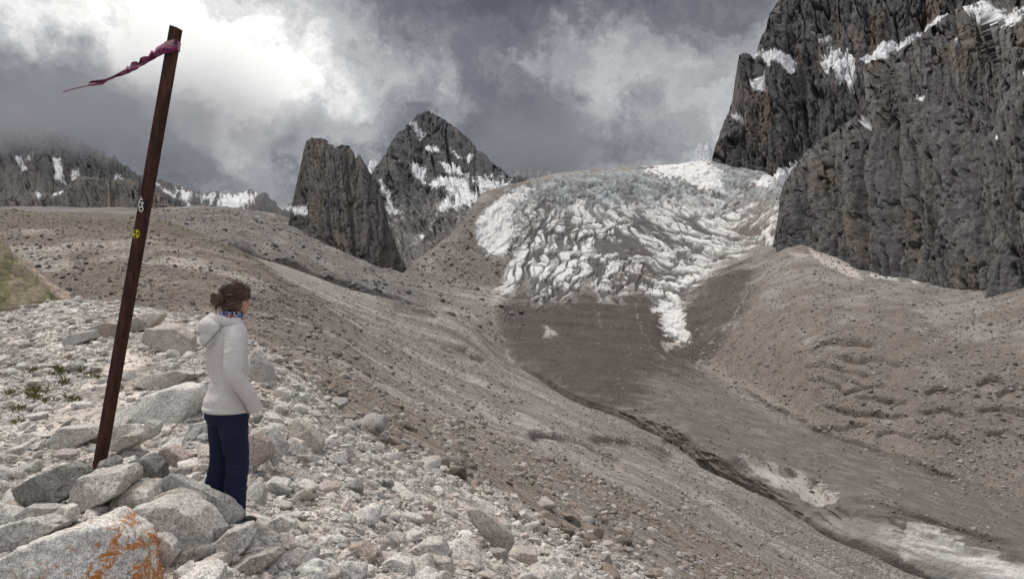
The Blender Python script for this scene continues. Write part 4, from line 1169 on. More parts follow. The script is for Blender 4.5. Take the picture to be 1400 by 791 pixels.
# loose stones: sizes follow a power law; the largest 250 in view are objects, the rest one mass
ZONES = [  # number, picture box, v range, smallest (px), largest (m), exponent, tints, in which patch of colour
    (41000, (-245, 900, 402, 830), (1.0, 3.55), 2.2, 0.28, 1.85, [(.62, .57, .51), (.68, .64, .585), (.53, .495, .45), (.59, .52, .45), (.55, .455, .40), (.37, .345, .315), (.65, .60, .545)]),
    (36000, (330, 1300, 440, 800), (3.0, 5.0), 1.35, 0.7, 1.8, [(.34, .29, .25), (.44, .40, .36), (.22, .19, .16), (.52, .49, .46), (.37, .29, .23)]),
    (30000, (330, 1300, 385, 800), (4.8, 7.9), 1.25, 1.4, 2.2, [(.36, .315, .285), (.46, .425, .395), (.26, .225, .20)]),
    (7000, (-200, 480, 286, 435), (3.6, 6.2), 1.2, 1.1, 2.1, [(.22, .19, .165), (.36, .32, .29), (.16, .135, .118)]),
    (21000, (680, 1600, 400, 800), (9.9, 13.0), 0.9, 2.2, 2.4, [(.34, .305, .28), (.20, .175, .16), (.44, .41, .385)]),
    (22000, (930, 1600, 345, 700), (12.9, 15.2), 1.0, 4.0, 2.3, [(.36, .325, .30), (.22, .195, .175), (.46, .43, .405)]),
    (5200, (180, 715, 285, 470), (8.0, 16.0), 1.0, 9.0, 2.3, [(.26, .24, .225), (.18, .165, .15), (.36, .34, .32)]),
    (350, (672, 1440, 415, 800), (7.9, 8.5), 1.6, 2.6, 2.0, [(.30, .275, .255), (.38, .355, .335), (.2, .18, .165)]),
    (420, (960, 1440, 500, 710), (12.75, 13.2), 1.6, 3.2, 1.9, [(.30, .275, .25), (.37, .335, .305), (.2, .17, .15)]),
    (260, (690, 905, 480, 570), (7.6, 8.2), 1.6, 2.2, 1.9, [(.30, .275, .255), (.38, .355, .335)]),
]
GV1 = vq
st_p, st_s, st_px, st_t, st_z = [], [], [], [], []
for zi, (num, box, vr, smin, smax, ex, tints) in enumerate(ZONES):
    r = np.random.default_rng(900 + zi)
    x = r.uniform(box[0], box[1], num * 4); y = r.uniform(box[2], box[3], num * 4)
    g_, vv, rr = ground_at(x, y)
    ok = (vv > vr[0]) & (vv < vr[1]) & (rr > 5) & (rr < R - 2)
    if zi == 0:
        sand = poly_sdf(x, y, [(40, 600), (120, 520), (170, 480), (200, 490), (190, 560), (130, 600)]) < 0
        ok &= ~(sand & (r.random(len(x)) < 0.8))
        pb = np.interp(x, [-250, 0, 110, 240, 320, 400, 480, 560, 650, 740, 860, 1000, 1650], [3.4] * 5 + [3.25, 3.15, 3.2, 3.3, 3.45, 3.5, 3.6, 3.6])
        ok &= vv < pb + 0.12 * r.normal(size=len(x))
    if zi in (1, 2, 4, 5):                                # stones gather in drifts
        cl_n = fbm(np.stack([g_[:, 0] / (0.05 * g_[:, 1]), g_[:, 1] / (0.12 * g_[:, 1] + 3), 0 * x], -1), 3, seed=90 + zi)
        ok &= cl_n + 0.25 * r.normal(size=len(x)) > -0.05
    if zi not in (0, 1, 2, 3):                             # bare ice carries no loose stones
        near_ice = (x > 560) & (x < 1110) & (y < 500)
        sd_ = np.full(len(x), 99.0); sd_[near_ice] = poly_sdf(x[near_ice], y[near_ice], ICE)
        ok &= sd_ > 5
    sel = np.flatnonzero(ok)[:num]
    g_ = g_[sel]
    dd = g_[:, 1]
    size = smin * dd / FPX * r.random(len(sel)) ** (-1.0 / ex)
    size = np.where(size > smax, smax * r.uniform(0.25, 1.0, len(sel)) ** 1.5, size)
    st_p.append(g_); st_s.append(size); st_px.append(size * FPX / dd)
    tt = np.array(tints)[r.integers(0, len(tints), len(sel))] * r.uniform(0.82, 1.12, (len(sel), 1))
    tt = tt.mean(1, keepdims=True) + (tt - tt.mean(1, keepdims=True)) * (0.6 if zi == 0 else 0.8)
    tt = tt * (1.04 if zi == 0 else 0.86)
    st_t.append(tt); st_z.append(np.full(len(sel), zi))
st_p = np.concatenate(st_p); st_s = np.concatenate(st_s); st_px = np.concatenate(st_px); st_t = np.concatenate(st_t); st_z = np.concatenate(st_z)
# keep stones out of the woman's and the pole's footing
keepm = (np.hypot(st_p[:, 0] + 1.93, st_p[:, 1] - 4.65) > 0.34 + st_s / 2) & (np.hypot(st_p[:, 0] + 2.88, st_p[:, 1] - 4.75) > 0.06 + st_s / 2)
st_p, st_s, st_px, st_t, st_z = st_p[keepm], st_s[keepm], st_px[keepm], st_t[keepm], st_z[keepm]
nst = len(st_s)
order = np.argsort(-st_px)
N_IND = 296 - n_hand
ind, rest = order[:N_IND], order[N_IND:]
r = np.random.default_rng(5)
protos = [rock_mesh("stone", 4, random_planes(r, 13), (1, 1, 1), k=45, rough=0.06, seed=40 + i, mat=M_rock) for i in range(14)]
ZLAB = {0: ("loose pale granite stone lying among the others of the pale rubble", "loose stones of the pale rubble"),
        1: ("loose stone scattered on the brown thinly grown slope", "stones of the brown slope")}
ZOTH = ("distant boulder scattered on the grey debris of the valley", "scattered boulders of the valley")


def stone_pose(i):
    sh = np.array([1.0, r.uniform(0.7, 1.0), r.uniform(0.5, 0.85)]) * st_s[i] * 0.5
    if st_z[i] == 1 and r.random() < 0.3:
        sh[2] *= 0.6
    return sh, (r.normal() * 0.22, r.normal() * 0.22, r.uniform(0, 6.28))


for i in ind:
    me = protos[r.integers(0, len(protos))]
    o = link_mesh("stone", me)
    sh, rot = stone_pose(i)
    o.location = st_p[i] + np.array([0, 0, sh[2] * 0.35])
    o.scale = sh; o.rotation_euler = rot
    o.color = (*st_t[i], 1)
    lab, grp = ZLAB.get(int(st_z[i]), ZOTH)
    tag(o, lab, "stone", grp)

# the mass of smaller stones: one object that scatters a dozen stone shapes over its points
pc = bpy.data.collections.new("stone shapes")
for i in range(12):
    me = rock_mesh("stone_shape", 2, random_planes(r, 11), (1, 1, 1), k=50, rough=0.045, seed=70 + i, mat=M_rubble, fine=False)
    pc.objects.link(bpy.data.objects.new("stone_shape", me))
pts = np.zeros((len(rest), 3)); scl = np.zeros((len(rest), 3)); rots = np.zeros((len(rest), 3))
for j, i in enumerate(rest):
    sh, rot = stone_pose(i)
    pts[j] = st_p[i] + np.array([0, 0, sh[2] * 0.3]); scl[j] = sh; rots[j] = rot
me = bpy.data.meshes.new("rubble")
me.vertices.add(len(pts)); me.vertices.foreach_set('co', pts.astype(np.float32).ravel())
for nm, typ, key, arr in (('size', 'FLOAT_VECTOR', 'vector', scl), ('turn', 'FLOAT_VECTOR', 'vector', rots), ('tint', 'FLOAT_VECTOR', 'vector', st_t[rest])):
    at = me.attributes.new(nm, typ, 'POINT'); at.data.foreach_set(key, arr.astype(np.float32).ravel())
rub = link_mesh("rubble", me)
me.materials.append(M_rubble)
tag(rub, kind='stuff')
ng = bpy.data.node_groups.new("rubble", 'GeometryNodeTree')
ng.interface.new_socket("Geometry", in_out='INPUT', socket_type='NodeSocketGeometry')
ng.interface.new_socket("Geometry", in_out='OUTPUT', socket_type='NodeSocketGeometry')
n = NT(ng)
gi, go = n.node('NodeGroupInput'), n.node('NodeGroupOutput')
iop = n.node('GeometryNodeInstanceOnPoints')
ci = n.node('GeometryNodeCollectionInfo')
ci.inputs['Collection'].default_value = pc
ci.inputs['Separate Children'].default_value = True
ci.inputs['Reset Children'].default_value = True
n.l.new(gi.outputs[0], iop.inputs['Points'])
n.l.new(ci.outputs[0], iop.inputs['Instance'])
iop.inputs['Pick Instance'].default_value = True
rv = n.node('FunctionNodeRandomValue', data_type='INT')
for sck in rv.inputs:
    if sck.type == 'INT' and sck.name == 'Max':
        sck.default_value = 11
n.l.new([s_ for s_ in rv.outputs if s_.type == 'INT'][0], iop.inputs['Instance Index'])
for nm, tgt in (('turn', 'Rotation'), ('size', 'Scale')):
    na = n.node('GeometryNodeInputNamedAttribute', data_type='FLOAT_VECTOR')
    na.inputs['Name'].default_value = nm
    src = [s_ for s_ in na.outputs if s_.enabled and s_.name == 'Attribute'][0]
    if tgt == 'Rotation':
        e2 = n.node('FunctionNodeEulerToRotation'); n.l.new(src, e2.inputs[0]); src = e2.outputs[0]
    n.l.new(src, iop.inputs[tgt])
n.l.new(iop.outputs[0], go.inputs[0])
md = rub.modifiers.new("scatter", 'NODES'); md.node_group = ng

# ------------------------------------------------------------------ grass tufts on the crest
M_grass, n, b = new_mat("grass")
n.put(b.inputs['Base Color'], n.mix(n.noise(n.node('ShaderNodeNewGeometry').outputs['Position'], 12.0, 3), (0.075, 0.085, 0.022), (0.17, 0.15, 0.055)))
bm = bmesh.new()
r = np.random.default_rng(33)
for gx_, gy_, gw, cnt in [(78, 509, 16, 260), (50, 536, 22, 160), (108, 508, 14, 80), (122, 515, 10, 60), (100, 547, 16, 60), (60, 552, 18, 70), (28, 560, 18, 60), (46, 545, 14, 80), (135, 518, 8, 30), (236, 424, 8, 160),
                          (85, 525, 14, 60), (24, 578, 14, 50), (44, 508, 10, 60), (12, 540, 12, 60), (610, 648, 6, 30), (628, 740, 3, 25)]:
    for _ in range(cnt):
        x_, y_ = gx_ + r.normal() * gw * 0.4, gy_ + r.normal() * gw * 0.16
        g_, _, _ = ground_at(np.array([x_]), np.array([y_])); p_ = Vector(g_[0])
        hgt = r.uniform(0.03, 0.09) * (1.6 if gy_ < 430 else 1)
        az = r.uniform(0, 6.28); wd_ = Vector((math.cos(az), math.sin(az), 0)) * 0.006 * (2 if gy_ < 430 else 1)
        ln_ = Vector((r.normal() * 0.5, r.normal() * 0.5, 0)) * hgt
        vs = [bm.verts.new(p_ - wd_), bm.verts.new(p_ + wd_), bm.verts.new(p_ + ln_ * .4 + Vector((0, 0, hgt * .7)) + wd_ * .6), bm.verts.new(p_ + ln_ + Vector((0, 0, hgt)))]
        bm.faces.new((vs[0], vs[1], vs[2])); bm.faces.new((vs[0], vs[2], vs[3]))
me = bpy.data.meshes.new("grass"); bm.to_mesh(me); bm.free(); me.materials.append(M_grass)
tag(link_mesh("grass", me), kind='stuff')

# ------------------------------------------------------------------ rusty marker pole with two stickers
M_rust, n, b = new_mat("rusty_iron")
pos = n.node('ShaderNodeNewGeometry').outputs['Position']
sx = n.vmath('MULTIPLY', pos, (1, 1, 0.25))
c = n.mix(n.rng(n.noise(sx, 30, 6, 0.7), 0.36, 0.66), (0.022, 0.010, 0.008), (0.075, 0.026, 0.013))
c = n.mix(n.rng(n.noise(sx, 9, 5, 0.65), 0.52, 0.72), c, (0.12, 0.048, 0.024))
c = n.mix(n.rng(n.noise(pos, 120, 3, 0.7), 0.60, 0.70), c, (0.02, 0.014, 0.012))
n.put(b.inputs['Base Color'], c)
b.inputs['Roughness'].default_value = 0.72
bump(n, b, n.noise(pos, 160, 5, 0.7), 0.5, 0.002)
A0 = Vector(unproject(np.array(133.5), np.array(650.0), np.array(4.74)))
A1 = Vector(unproject(np.array(240.8), np.array(38.0), np.array(4.74)))
ax = (A1 - A0).normalized()
A0 = A0 - ax * 0.25
side = Vector((0, -1, 0)).cross(ax).normalized() * -1
side = (side - ax * side.dot(ax)).normalized()
frt = ax.cross(side).normalized()
if frt.y > 0:
    frt = -frt
ang = math.radians(-17)
side, frt = (Matrix.Rotation(ang, 3, ax) @ side), (Matrix.Rotation(ang, 3, ax) @ frt)
HW = 0.031
bm = bmesh.new()
rings = []
nseg = 60
for half_w, rev in ((HW, False), (HW - 0.005, True)):
    seg = range(nseg + 1)
    for s_ in seg:
        t_ = s_ / nseg
        if rev and t_ < 0.9:
            continue
        base = A0 + (A1 - A0) * t_
        ring = []
        for k_, (cx_, cy_) in enumerate(((-1, -.92), (-.92, -1), (.92, -1), (1, -.92), (1, .92), (.92, 1), (-.92, 1), (-1, .92))):
            q_ = base + side * cx_ * half_w + frt * cy_ * half_w
            if s_ == nseg:
                q_ = q_ + ax * (-cx_ * 0.006)
            ring.append(bm.verts.new(q_))
        rings.append(ring)
for a_, b2 in zip(rings[:nseg], rings[1:nseg + 1]):
    for k_ in range(8):
        bm.faces.new((a_[k_], a_[(k_ + 1) % 8], b2[(k_ + 1) % 8], b2[k_]))
inner = rings[nseg + 1:]
for a_, b2 in zip(inner[:-1], inner[1:]):
    for k_ in range(8):
        bm.faces.new((a_[k_], b2[k_], b2[(k_ + 1) % 8], a_[(k_ + 1) % 8]))
for k_ in range(8):
    bm.faces.new((rings[nseg][k_], rings[nseg][(k_ + 1) % 8], inner[-1][(k_ + 1) % 8], inner[-1][k_]))
bmesh.ops.recalc_face_normals(bm, faces=bm.faces)
me = bpy.data.meshes.new("pole"); bm.to_mesh(me); bm.free(); me.materials.append(M_rust)
pole = tag(link_mesh("pole", me), "tall rusty square iron pole leaning out of a heap of boulders", "pole")


def flat_mat(name, colr, rough=0.5):
    m, n, b = new_mat(name)
    pos = n.node('ShaderNodeNewGeometry').outputs['Position']
    n.put(b.inputs['Base Color'], n.mix(n.rng(n.noise(pos, 220, 4, 0.7), 0.58, 0.72), colr, tuple(x * 0.45 for x in colr)))
    b.inputs['Roughness'].default_value = rough
    return m


M_yellow, M_black, M_white = flat_mat("yellow_vinyl", (0.62, 0.52, 0.02)), flat_mat("black_vinyl", (0.012, 0.012, 0.012)), flat_mat("white_vinyl", (0.78, 0.78, 0.76))
PX = 4.72 / FPX                    # a picture pixel at the pole, in metres


def face_point(u, w_):
    """u, w_: picture pixels right and up of the pole's axis at picture height; on the front face"""
    return None


def on_pole(y_pix, du, dv, lift):
    t_ = (650.0 - y_pix) / (650.0 - 38.0)
    o_ = Vector(unproject(np.array(133.5), np.array(650.0), np.array(4.74))).lerp(A1, t_)
    return o_ + frt * (HW + lift) + side * du * PX + ax * dv * PX


def disc_poly(bm, ypix, du, dv, r0, r1, a0, a1, lift, n_=20):
    vs0, vs1 = [], []
    for k_ in range(n_ + 1):
        a_ = a0 + (a1 - a0) * k_ / n_
        vs1.append(bm.verts.new(on_pole(ypix, du + r1 * math.cos(a_), dv + r1 * math.sin(a_), lift)))
        vs0.append(bm.verts.new(on_pole(ypix, du + r0 * math.cos(a_), dv + r0 * math.sin(a_), lift)))
    for k_ in range(n_):
        bm.faces.new((vs0[k_], vs1[k_], vs1[k_ + 1], vs0[k_ + 1]))


def finish(bm, name, mat, parent, th=0.0008):
    bmesh.ops.remove_doubles(bm, verts=bm.verts, dist=1e-5)
    me = bpy.data.meshes.new(name); bm.to_mesh(me); bm.free(); me.materials.append(mat)
    o = link_mesh(name, me, parent)
    sd_ = o.modifiers.new("thickness", 'SOLIDIFY'); sd_.thickness = th; sd_.offset = 0
    return o


bm = bmesh.new(); disc_poly(bm, 320.5, 0.2, 0, 0.01, 5.9, 0, 2 * math.pi, 0.0012, 40)
rs = finish(bm, "radiation_sticker", M_yellow, pole); rs['label'] = "round yellow radiation sticker"
bm = bmesh.new()
for k_ in range(3):
    a_ = math.radians(20 + 120 * k_)
    disc_poly(bm, 320.5, 0.2, 0, 1.7, 5.0, a_ - 0.52, a_ + 0.52, 0.0024, 10)
disc_poly(bm, 320.5, 0.2, 0, 0.01, 0.9, 0, 2 * math.pi, 0.0024, 12)
finish(bm, "trefoil", M_black, rs)
bm = bmesh.new()


def stroke(bm, pts_, wdt, ypix=281.0, lift=0.0014):
    for (x0, y0), (x1, y1) in zip(pts_[:-1], pts_[1:]):
        L_ = math.hypot(x1 - x0, y1 - y0); nx, ny = -(y1 - y0) / L_ * wdt / 2, (x1 - x0) / L_ * wdt / 2
        bm.faces.new([bm.verts.new(on_pole(ypix, a_, c_, lift)) for a_, c_ in ((x0 - nx, y0 - ny), (x1 - nx, y1 - ny), (x1 + nx, y1 + ny), (x0 + nx, y0 + ny))])


disc_poly(bm, 281.0, -1.6, 0.0, 2.5, 3.9, 0, 2 * math.pi, 0.0014, 24)
disc_poly(bm, 281.0, 1.2, -5.6, 2.5, 3.9, 0, 2 * math.pi, 0.0018, 24)
stroke(bm, [(-3.6, 11.5), (-1.8, 8.6), (1.0, 6.8)], 1.1)
stroke(bm, [(-2.0, 8.8), (-4.2, 5.0), (-4.8, 2.2)], 1.1, lift=0.0020)
stroke(bm, [(-2.6, 6.0), (-0.8, 7.4)], 0.9, lift=0.0024)
stroke(bm, [(1.2, 3.6), (4.0, 3.2)], 1.1, lift=0.0016)
stroke(bm, [(2.4, 3.2), (2.9, 0.4)], 1.0, lift=0.0026)
ls = finish(bm, "lettering_sticker", M_white, pole, 0.0004); ls['label'] = "white outline sticker of two rings and letter strokes"

# ------------------------------------------------------------------ torn ribbon tied round the pole's head
M_rib, n, b = new_mat("magenta_cloth")
pos = n.node('ShaderNodeNewGeometry').outputs['Position']
c = n.mix(n.noise(pos, 14, 3), (0.11, 0.010, 0.05), (0.21, 0.022, 0.095))
c = n.mix(n.rng(n.voronoi(pos, 55), 0.16, 0.10), c, (0.62, 0.50, 0.52))
c = n.mix(n.rng(n.noise(pos, 40, 3), 0.62, 0.66), c, (0.06, 0.02, 0.05))
n.put(b.inputs['Base Color'], c)
b.inputs['Sheen Weight'].default_value = 0.3
# upper and lower hem read off the photograph, from the knot to the tip
up = [(243, 54), (232, 57), (226, 58), (214, 65), (211, 71), (207, 69), (203, 77), (197, 77), (192, 79), (190, 86), (186, 84), (180, 85), (177, 92), (174, 90), (172, 94), (165, 98), (160, 101), (154, 104), (148, 107), (140, 109), (124, 111), (120, 116), (104, 120), (96, 122), (86, 125)]
dn = [(243, 68), (232, 72), (226, 73), (214, 79), (211, 81), (207, 83), (203, 85), (197, 89), (192, 91), (190, 93), (186, 96), (180, 98), (177, 100), (174, 101), (172, 102), (165, 104), (160, 105), (154, 108), (148, 110), (140, 116), (130, 117), (120, 118), (104, 121.5), (96, 123.5), (86, 126)]
bm = bmesh.new()
prev = None
nrow = 6
for k_ in range(len(up) * 3 - 2):
    t_ = k_ / 3
    u0 = np.array([np.interp(t_, range(len(up)), [p[0] for p in up]), np.interp(t_, range(len(up)), [p[1] for p in up])])
    d0 = np.array([np.interp(t_, range(len(dn)), [p[0] for p in dn]), np.interp(t_, range(len(dn)), [p[1] for p in dn])])
    ringv = []
    for j in range(nrow + 1):
        f_ = j / nrow
        p2 = u0 * (1 - f_) + d0 * f_
        dep = 4.71 + 0.020 * math.sin(k_ * 0.55 + f_ * 2.2) + 0.016 * math.sin(f_ * 6 + k_ * 0.21) - 0.05 * math.exp(-t_ / 1.2) + 0.25 * (t_ / len(up)) ** 2
        ringv.append(bm.verts.new(unproject(np.array(p2[0]), np.array(p2[1]), np.array(dep))))
    if prev:
        for j in range(nrow):
            bm.faces.new((prev[j], ringv[j], ringv[j + 1], prev[j + 1]))
    prev = ringv
rib = finish(bm, "ribbon", M_rib, None, 0.0025)
for p_ in rib.data.polygons:
    p_.use_smooth = True
tag(rib, "torn magenta cloth ribbon streaming from the head of the rusty pole", "ribbon")
# the wrap round the pole, and a whitish end beneath it
M_ribw = flat_mat("faded_pink_cloth", (0.42, 0.27, 0.28), 0.9)
bm = bmesh.new()
for ln_, (y_, w0, tilt_) in enumerate(((60.5, 2.2, 2.5), (64.5, 2.6, 0.5), (69, 2.2, 3.5))):
    vs = []
    for k_ in range(24):
        a_ = 2 * math.pi * k_ / 24
        rr_ = HW + 0.006 + 0.004 * math.sin(3 * a_ + ln_)
        cc, ss = math.cos(a_), math.sin(a_)
        mx = max(abs(cc), abs(ss)); rr2 = rr_ / mx * (0.95 if mx < 0.8 else 1)
        c0 = on_pole(y_, 0, 0, -HW)
        vs.append([bm.verts.new(c0 + side * cc * rr2 + frt * ss * rr2 + ax * PX * (tilt_ * cc + s_ * w0 + 0.4 * math.sin(5 * a_))) for s_ in (-1, 1)])
    for k_ in range(24):
        a_, b2 = vs[k_], vs[(k_ + 1) % 24]
        bm.faces.new((a_[0], b2[0], b2[1], a_[1]))
finish(bm, "knot", M_ribw, rib, 0.003)

# ------------------------------------------------------------------ the woman
def rounded(o, voxel, smooth_it, wrinkle=0.0, wscale=(1, 1, 1), seed=0, mat=None, name_hem=0):
    """one continuous surface out of overlapping tapered shapes"""
    m_ = o.modifiers.new("r", 'REMESH'); m_.mode = 'VOXEL'; m_.voxel_size = voxel
    if smooth_it:
        m2 = o.modifiers.new("s", 'SMOOTH'); m2.factor = 0.5; m2.iterations = smooth_it
    bpy.context.view_layer.update()
    dg = bpy.context.evaluated_depsgraph_get()
    me2 = bpy.data.meshes.new_from_object(o.evaluated_get(dg))
    old = o.data
    o.modifiers.clear(); o.data = me2; bpy.data.meshes.remove(old)
    me2.materials.clear()
    if mat:
        me2.materials.append(mat)
    nv = len(me2.vertices)
    co = np.empty(nv * 3, np.float32); me2.vertices.foreach_get('co', co); co = co.reshape(-1, 3)
    if wrinkle:
        no = np.empty(nv * 3, np.float32); me2.vertices.foreach_get('normal', no); no = no.reshape(-1, 3)
        q_ = co / np.array(wscale) + seed
        q_[:, 2] += 0.6 * q_[:, 0] + 0.4 * fbm(q_, 2, seed=seed)
        h_ = fbm(q_, 4, gain=0.5, seed=seed + 3, ridged=True) * 0.75 + 0.5 * fbm(q_ * 0.45, 2, seed=seed + 6)
        if name_hem:
            h_ = h_ * sstep(co[:, 2], name_hem, name_hem + 0.09)
        co = co + no * (h_ * wrinkle)[:, None]
        me2.vertices.foreach_set('co', co.astype(np.float32).ravel())
    me2.polygons.foreach_set('use_smooth', np.ones(len(me2.polygons), bool))
    me2.update()
    return o


def ring_loft(bm, rings, n_=28, cap=True):
    """rings: centre, two half-axis vectors"""
    vr = []
    for c_, u_, w_ in rings:
        vr.append([bm.verts.new(Vector(c_) + Vector(u_) * math.cos(2 * math.pi * k_ / n_) + Vector(w_) * math.sin(2 * math.pi * k_ / n_)) for k_ in range(n_)])
    for a_, b2 in zip(vr[:-1], vr[1:]):
        for k_ in range(n_):
            bm.faces.new((a_[k_], a_[(k_ + 1) % n_], b2[(k_ + 1) % n_], b2[k_]))
    if cap:
        bm.faces.new(list(reversed(vr[0]))); bm.faces.new(vr[-1])


def level_loft(bm, rows_, n_=28):
    zz = np.array([r_[0] for r_ in rows_]); vals = np.array([r_[1:] for r_ in rows_])
    q_ = np.linspace(0, len(rows_) - 1, (len(rows_) - 1) * 5 + 1)
    o_ = pchip(np.arange(len(rows_)), np.concatenate([zz[:, None], vals], 1), q_)
    ring_loft(bm, [((r_[1], r_[2], r_[0]), (r_[3], 0, 0), (0, r_[4], 0)) for r_ in o_], n_)


def limb(bm, pts_, rad, n_=20, flat=1.0):
    pts_ = np.array(pts_, float); k_ = np.arange(len(pts_)); q_ = np.linspace(0, len(pts_) - 1, (len(pts_) - 1) * 7 + 1)
    pp = np.stack([pchip(k_, pts_[:, j], q_) for j in range(3)], 1) if len(pts_) > 2 else np.stack([np.interp(q_, k_, pts_[:, j]) for j in range(3)], 1)
    rr_ = np.interp(q_, k_, rad)
    rings_ = []
    for i_ in range(len(pp)):
        t_ = Vector(pp[min(i_ + 1, len(pp) - 1)] - pp[max(i_ - 1, 0)]).normalized()
        u_ = t_.cross(Vector((0, 1, 0.01))).normalized(); w_ = t_.cross(u_).normalized()
        rings_.append((pp[i_], u_ * rr_[i_], w_ * rr_[i_] * flat))
    ring_loft(bm, rings_, n_)


def ball(bm, c_, r3, rot=None, sub=3):
    m_ = Matrix.Translation(c_) @ (rot.to_4x4() if rot else Matrix.Identity(4)) @ Matrix.Diagonal((*r3, 1))
    bmesh.ops.create_icosphere(bm, subdivisions=sub, radius=1.0, matrix=m_)


def piece(name, bm, parent, voxel, sm_, wr=0.0, ws=(1, 1, 1), seed=0, mat=None, hem=0):
    bmesh.ops.recalc_face_normals(bm, faces=bm.faces)
    me = bpy.data.meshes.new(name); bm.to_mesh(me); bm.free()
    o = link_mesh(name, me, None)
    rounded(o, voxel, sm_, wr, ws, seed, mat, hem)
    o.parent = parent
    return o


def cloth_mat(name, colr, grain=900.0, rough=0.85, var=0.12):
    m, n, b = new_mat(name)
    pos = n.node('ShaderNodeNewGeometry').outputs['Position']
    g = n.math('MULTIPLY_ADD', n.math('SUBTRACT', n.noise(pos, 9.0, 4, 0.6), 0.5), var * 2, 1.0)
    c_ = n.vmath('SCALE', (colr[0], colr[1], colr[2])); n.put(c_.node.inputs['Scale'], g)
    n.put(b.inputs['Base Color'], c_)
    b.inputs['Roughness'].default_value = rough
    fold = n.noise(n.vmath('MULTIPLY', pos, (1, 1, 1.4)), 10.0, 4, 0.55, 1.0)
    bump(n, b, n.math('ADD', n.math('MULTIPLY', n.noise(pos, grain, 2), 0.15), n.math('MULTIPLY', fold, 5.0)), 0.6, 0.004)
    return m


M_skin, n, b = new_mat("skin")
n.put(b.inputs['Base Color'], n.mix(n.noise(n.node('ShaderNodeNewGeometry').outputs['Position'], 40, 3), (0.47, 0.27, 0.19), (0.54, 0.33, 0.245)))
b.inputs['Roughness'].default_value = 0.55
b.inputs['Subsurface Weight'].default_value = 0.1
b.inputs['Subsurface Radius'].default_value = (0.01, 0.004, 0.002)
M_jacket = cloth_mat("pale_softshell", (0.61, 0.575, 0.56), var=0.07)
M_trouser = cloth_mat("navy_cotton", (0.012, 0.016, 0.042), var=0.25)
M_shoe = cloth_mat("dark_leather", (0.03, 0.028, 0.027))
M_seam = cloth_mat("grey_piping", (0.23, 0.22, 0.215))
M_hair, n, b = new_mat("brown_hair")
tcn = n.node('ShaderNodeTexCoord').outputs['Object']
str_ = n.vmath('MULTIPLY', tcn, (90, 14, 90))
c = n.mix(n.rng(n.noise(str_, 1.0, 4, 0.6), 0.35, 0.68), (0.022, 0.011, 0.007), (0.11, 0.055, 0.028))
n.put(b.inputs['Base Color'], c)
b.inputs['Roughness'].default_value = 0.42
b.inputs['Specular IOR Level'].default_value = 0.5
bump(n, b, n.noise(str_, 1.4, 3, 0.6), 0.8, 0.004)
M_check, n, b = new_mat("checked_cotton")
ck = n.node('ShaderNodeTexChecker'); ck.inputs['Scale'].default_value = 75.0
n.put(ck.inputs['Vector'], n.node('ShaderNodeTexCoord').outputs['Object'])
vcol = n.voronoi(n.node('ShaderNodeTexCoord').outputs['Object'], 95, out='Color')
sp = n.node('ShaderNodeSeparateColor'); n.put(sp.inputs[0], vcol)
c = n.mix(n.rng(sp.outputs[0], 0.55, 0.6), (0.45, 0.47, 0.52), (0.07, 0.15, 0.36))
c = n.mix(n.rng(sp.outputs[1], 0.66, 0.7), c, (0.38, 0.05, 0.04))
c = n.mix(n.rng(sp.outputs[2], 0.68, 0.72), c, (0.02, 0.02, 0.03))
n.put(b.inputs['Base Color'], c)

PERSON_AT = Vector(unproject(np.array(313.0), np.array(717.0), np.array(4.66)))
PERSON_AT.z = EYE + 4.66 * (CY - 717.0) / FPX
HEADC = Vector((0, 0.055, 1.535))
HR = Matrix.Rotation(math.radians(18), 3, 'Z')


def hp(x, y, z):
    """a point given in the head's own frame (right, forward, up)"""
    return HEADC + HR @ Vector((x, y, z))


# body: one surface from head to heel
bm = bmesh.new()
ball(bm, hp(0, -0.012, 0.022), (0.070, 0.088, 0.088), HR)
ball(bm, hp(0, 0.020, -0.035), (0.056, 0.066, 0.072), HR)
ball(bm, hp(0, 0.062, -0.082), (0.024, 0.020, 0.020), HR)               # chin
ball(bm, hp(0, 0.088, -0.030), (0.011, 0.017, 0.014), HR)               # nose
ball(bm, hp(0, 0.080, -0.008), (0.008, 0.012, 0.028), HR)
ball(bm, hp(0, 0.080, -0.058), (0.022, 0.010, 0.009), HR)               # mouth
ball(bm, hp(0, 0.068, 0.026), (0.048, 0.016, 0.012), HR)                # brow
for sx_ in (-1, 1):
    ball(bm, hp(sx_ * 0.036, 0.062, -0.028), (0.022, 0.020, 0.020), HR)  # cheek
    ball(bm, hp(sx_ * 0.070, -0.004, -0.012), (0.009, 0.018, 0.030), HR @ Matrix.Rotation(sx_ * -0.35, 3, 'Z'))  # ear
limb(bm, [(0, 0.0, 1.36), (0, 0.02, 1.42), (0, 0.035, 1.49)], [0.062, 0.054, 0.052])
level_loft(bm, [(0.74, 0, -.01, .14, .10), (0.85, 0, -.005, .15, .105), (1.0, 0, 0, .125, .09), (1.18, 0, 0, .14, .095), (1.30, 0, -.005, .15, .085), (1.38, 0, 0, .07, .06)])
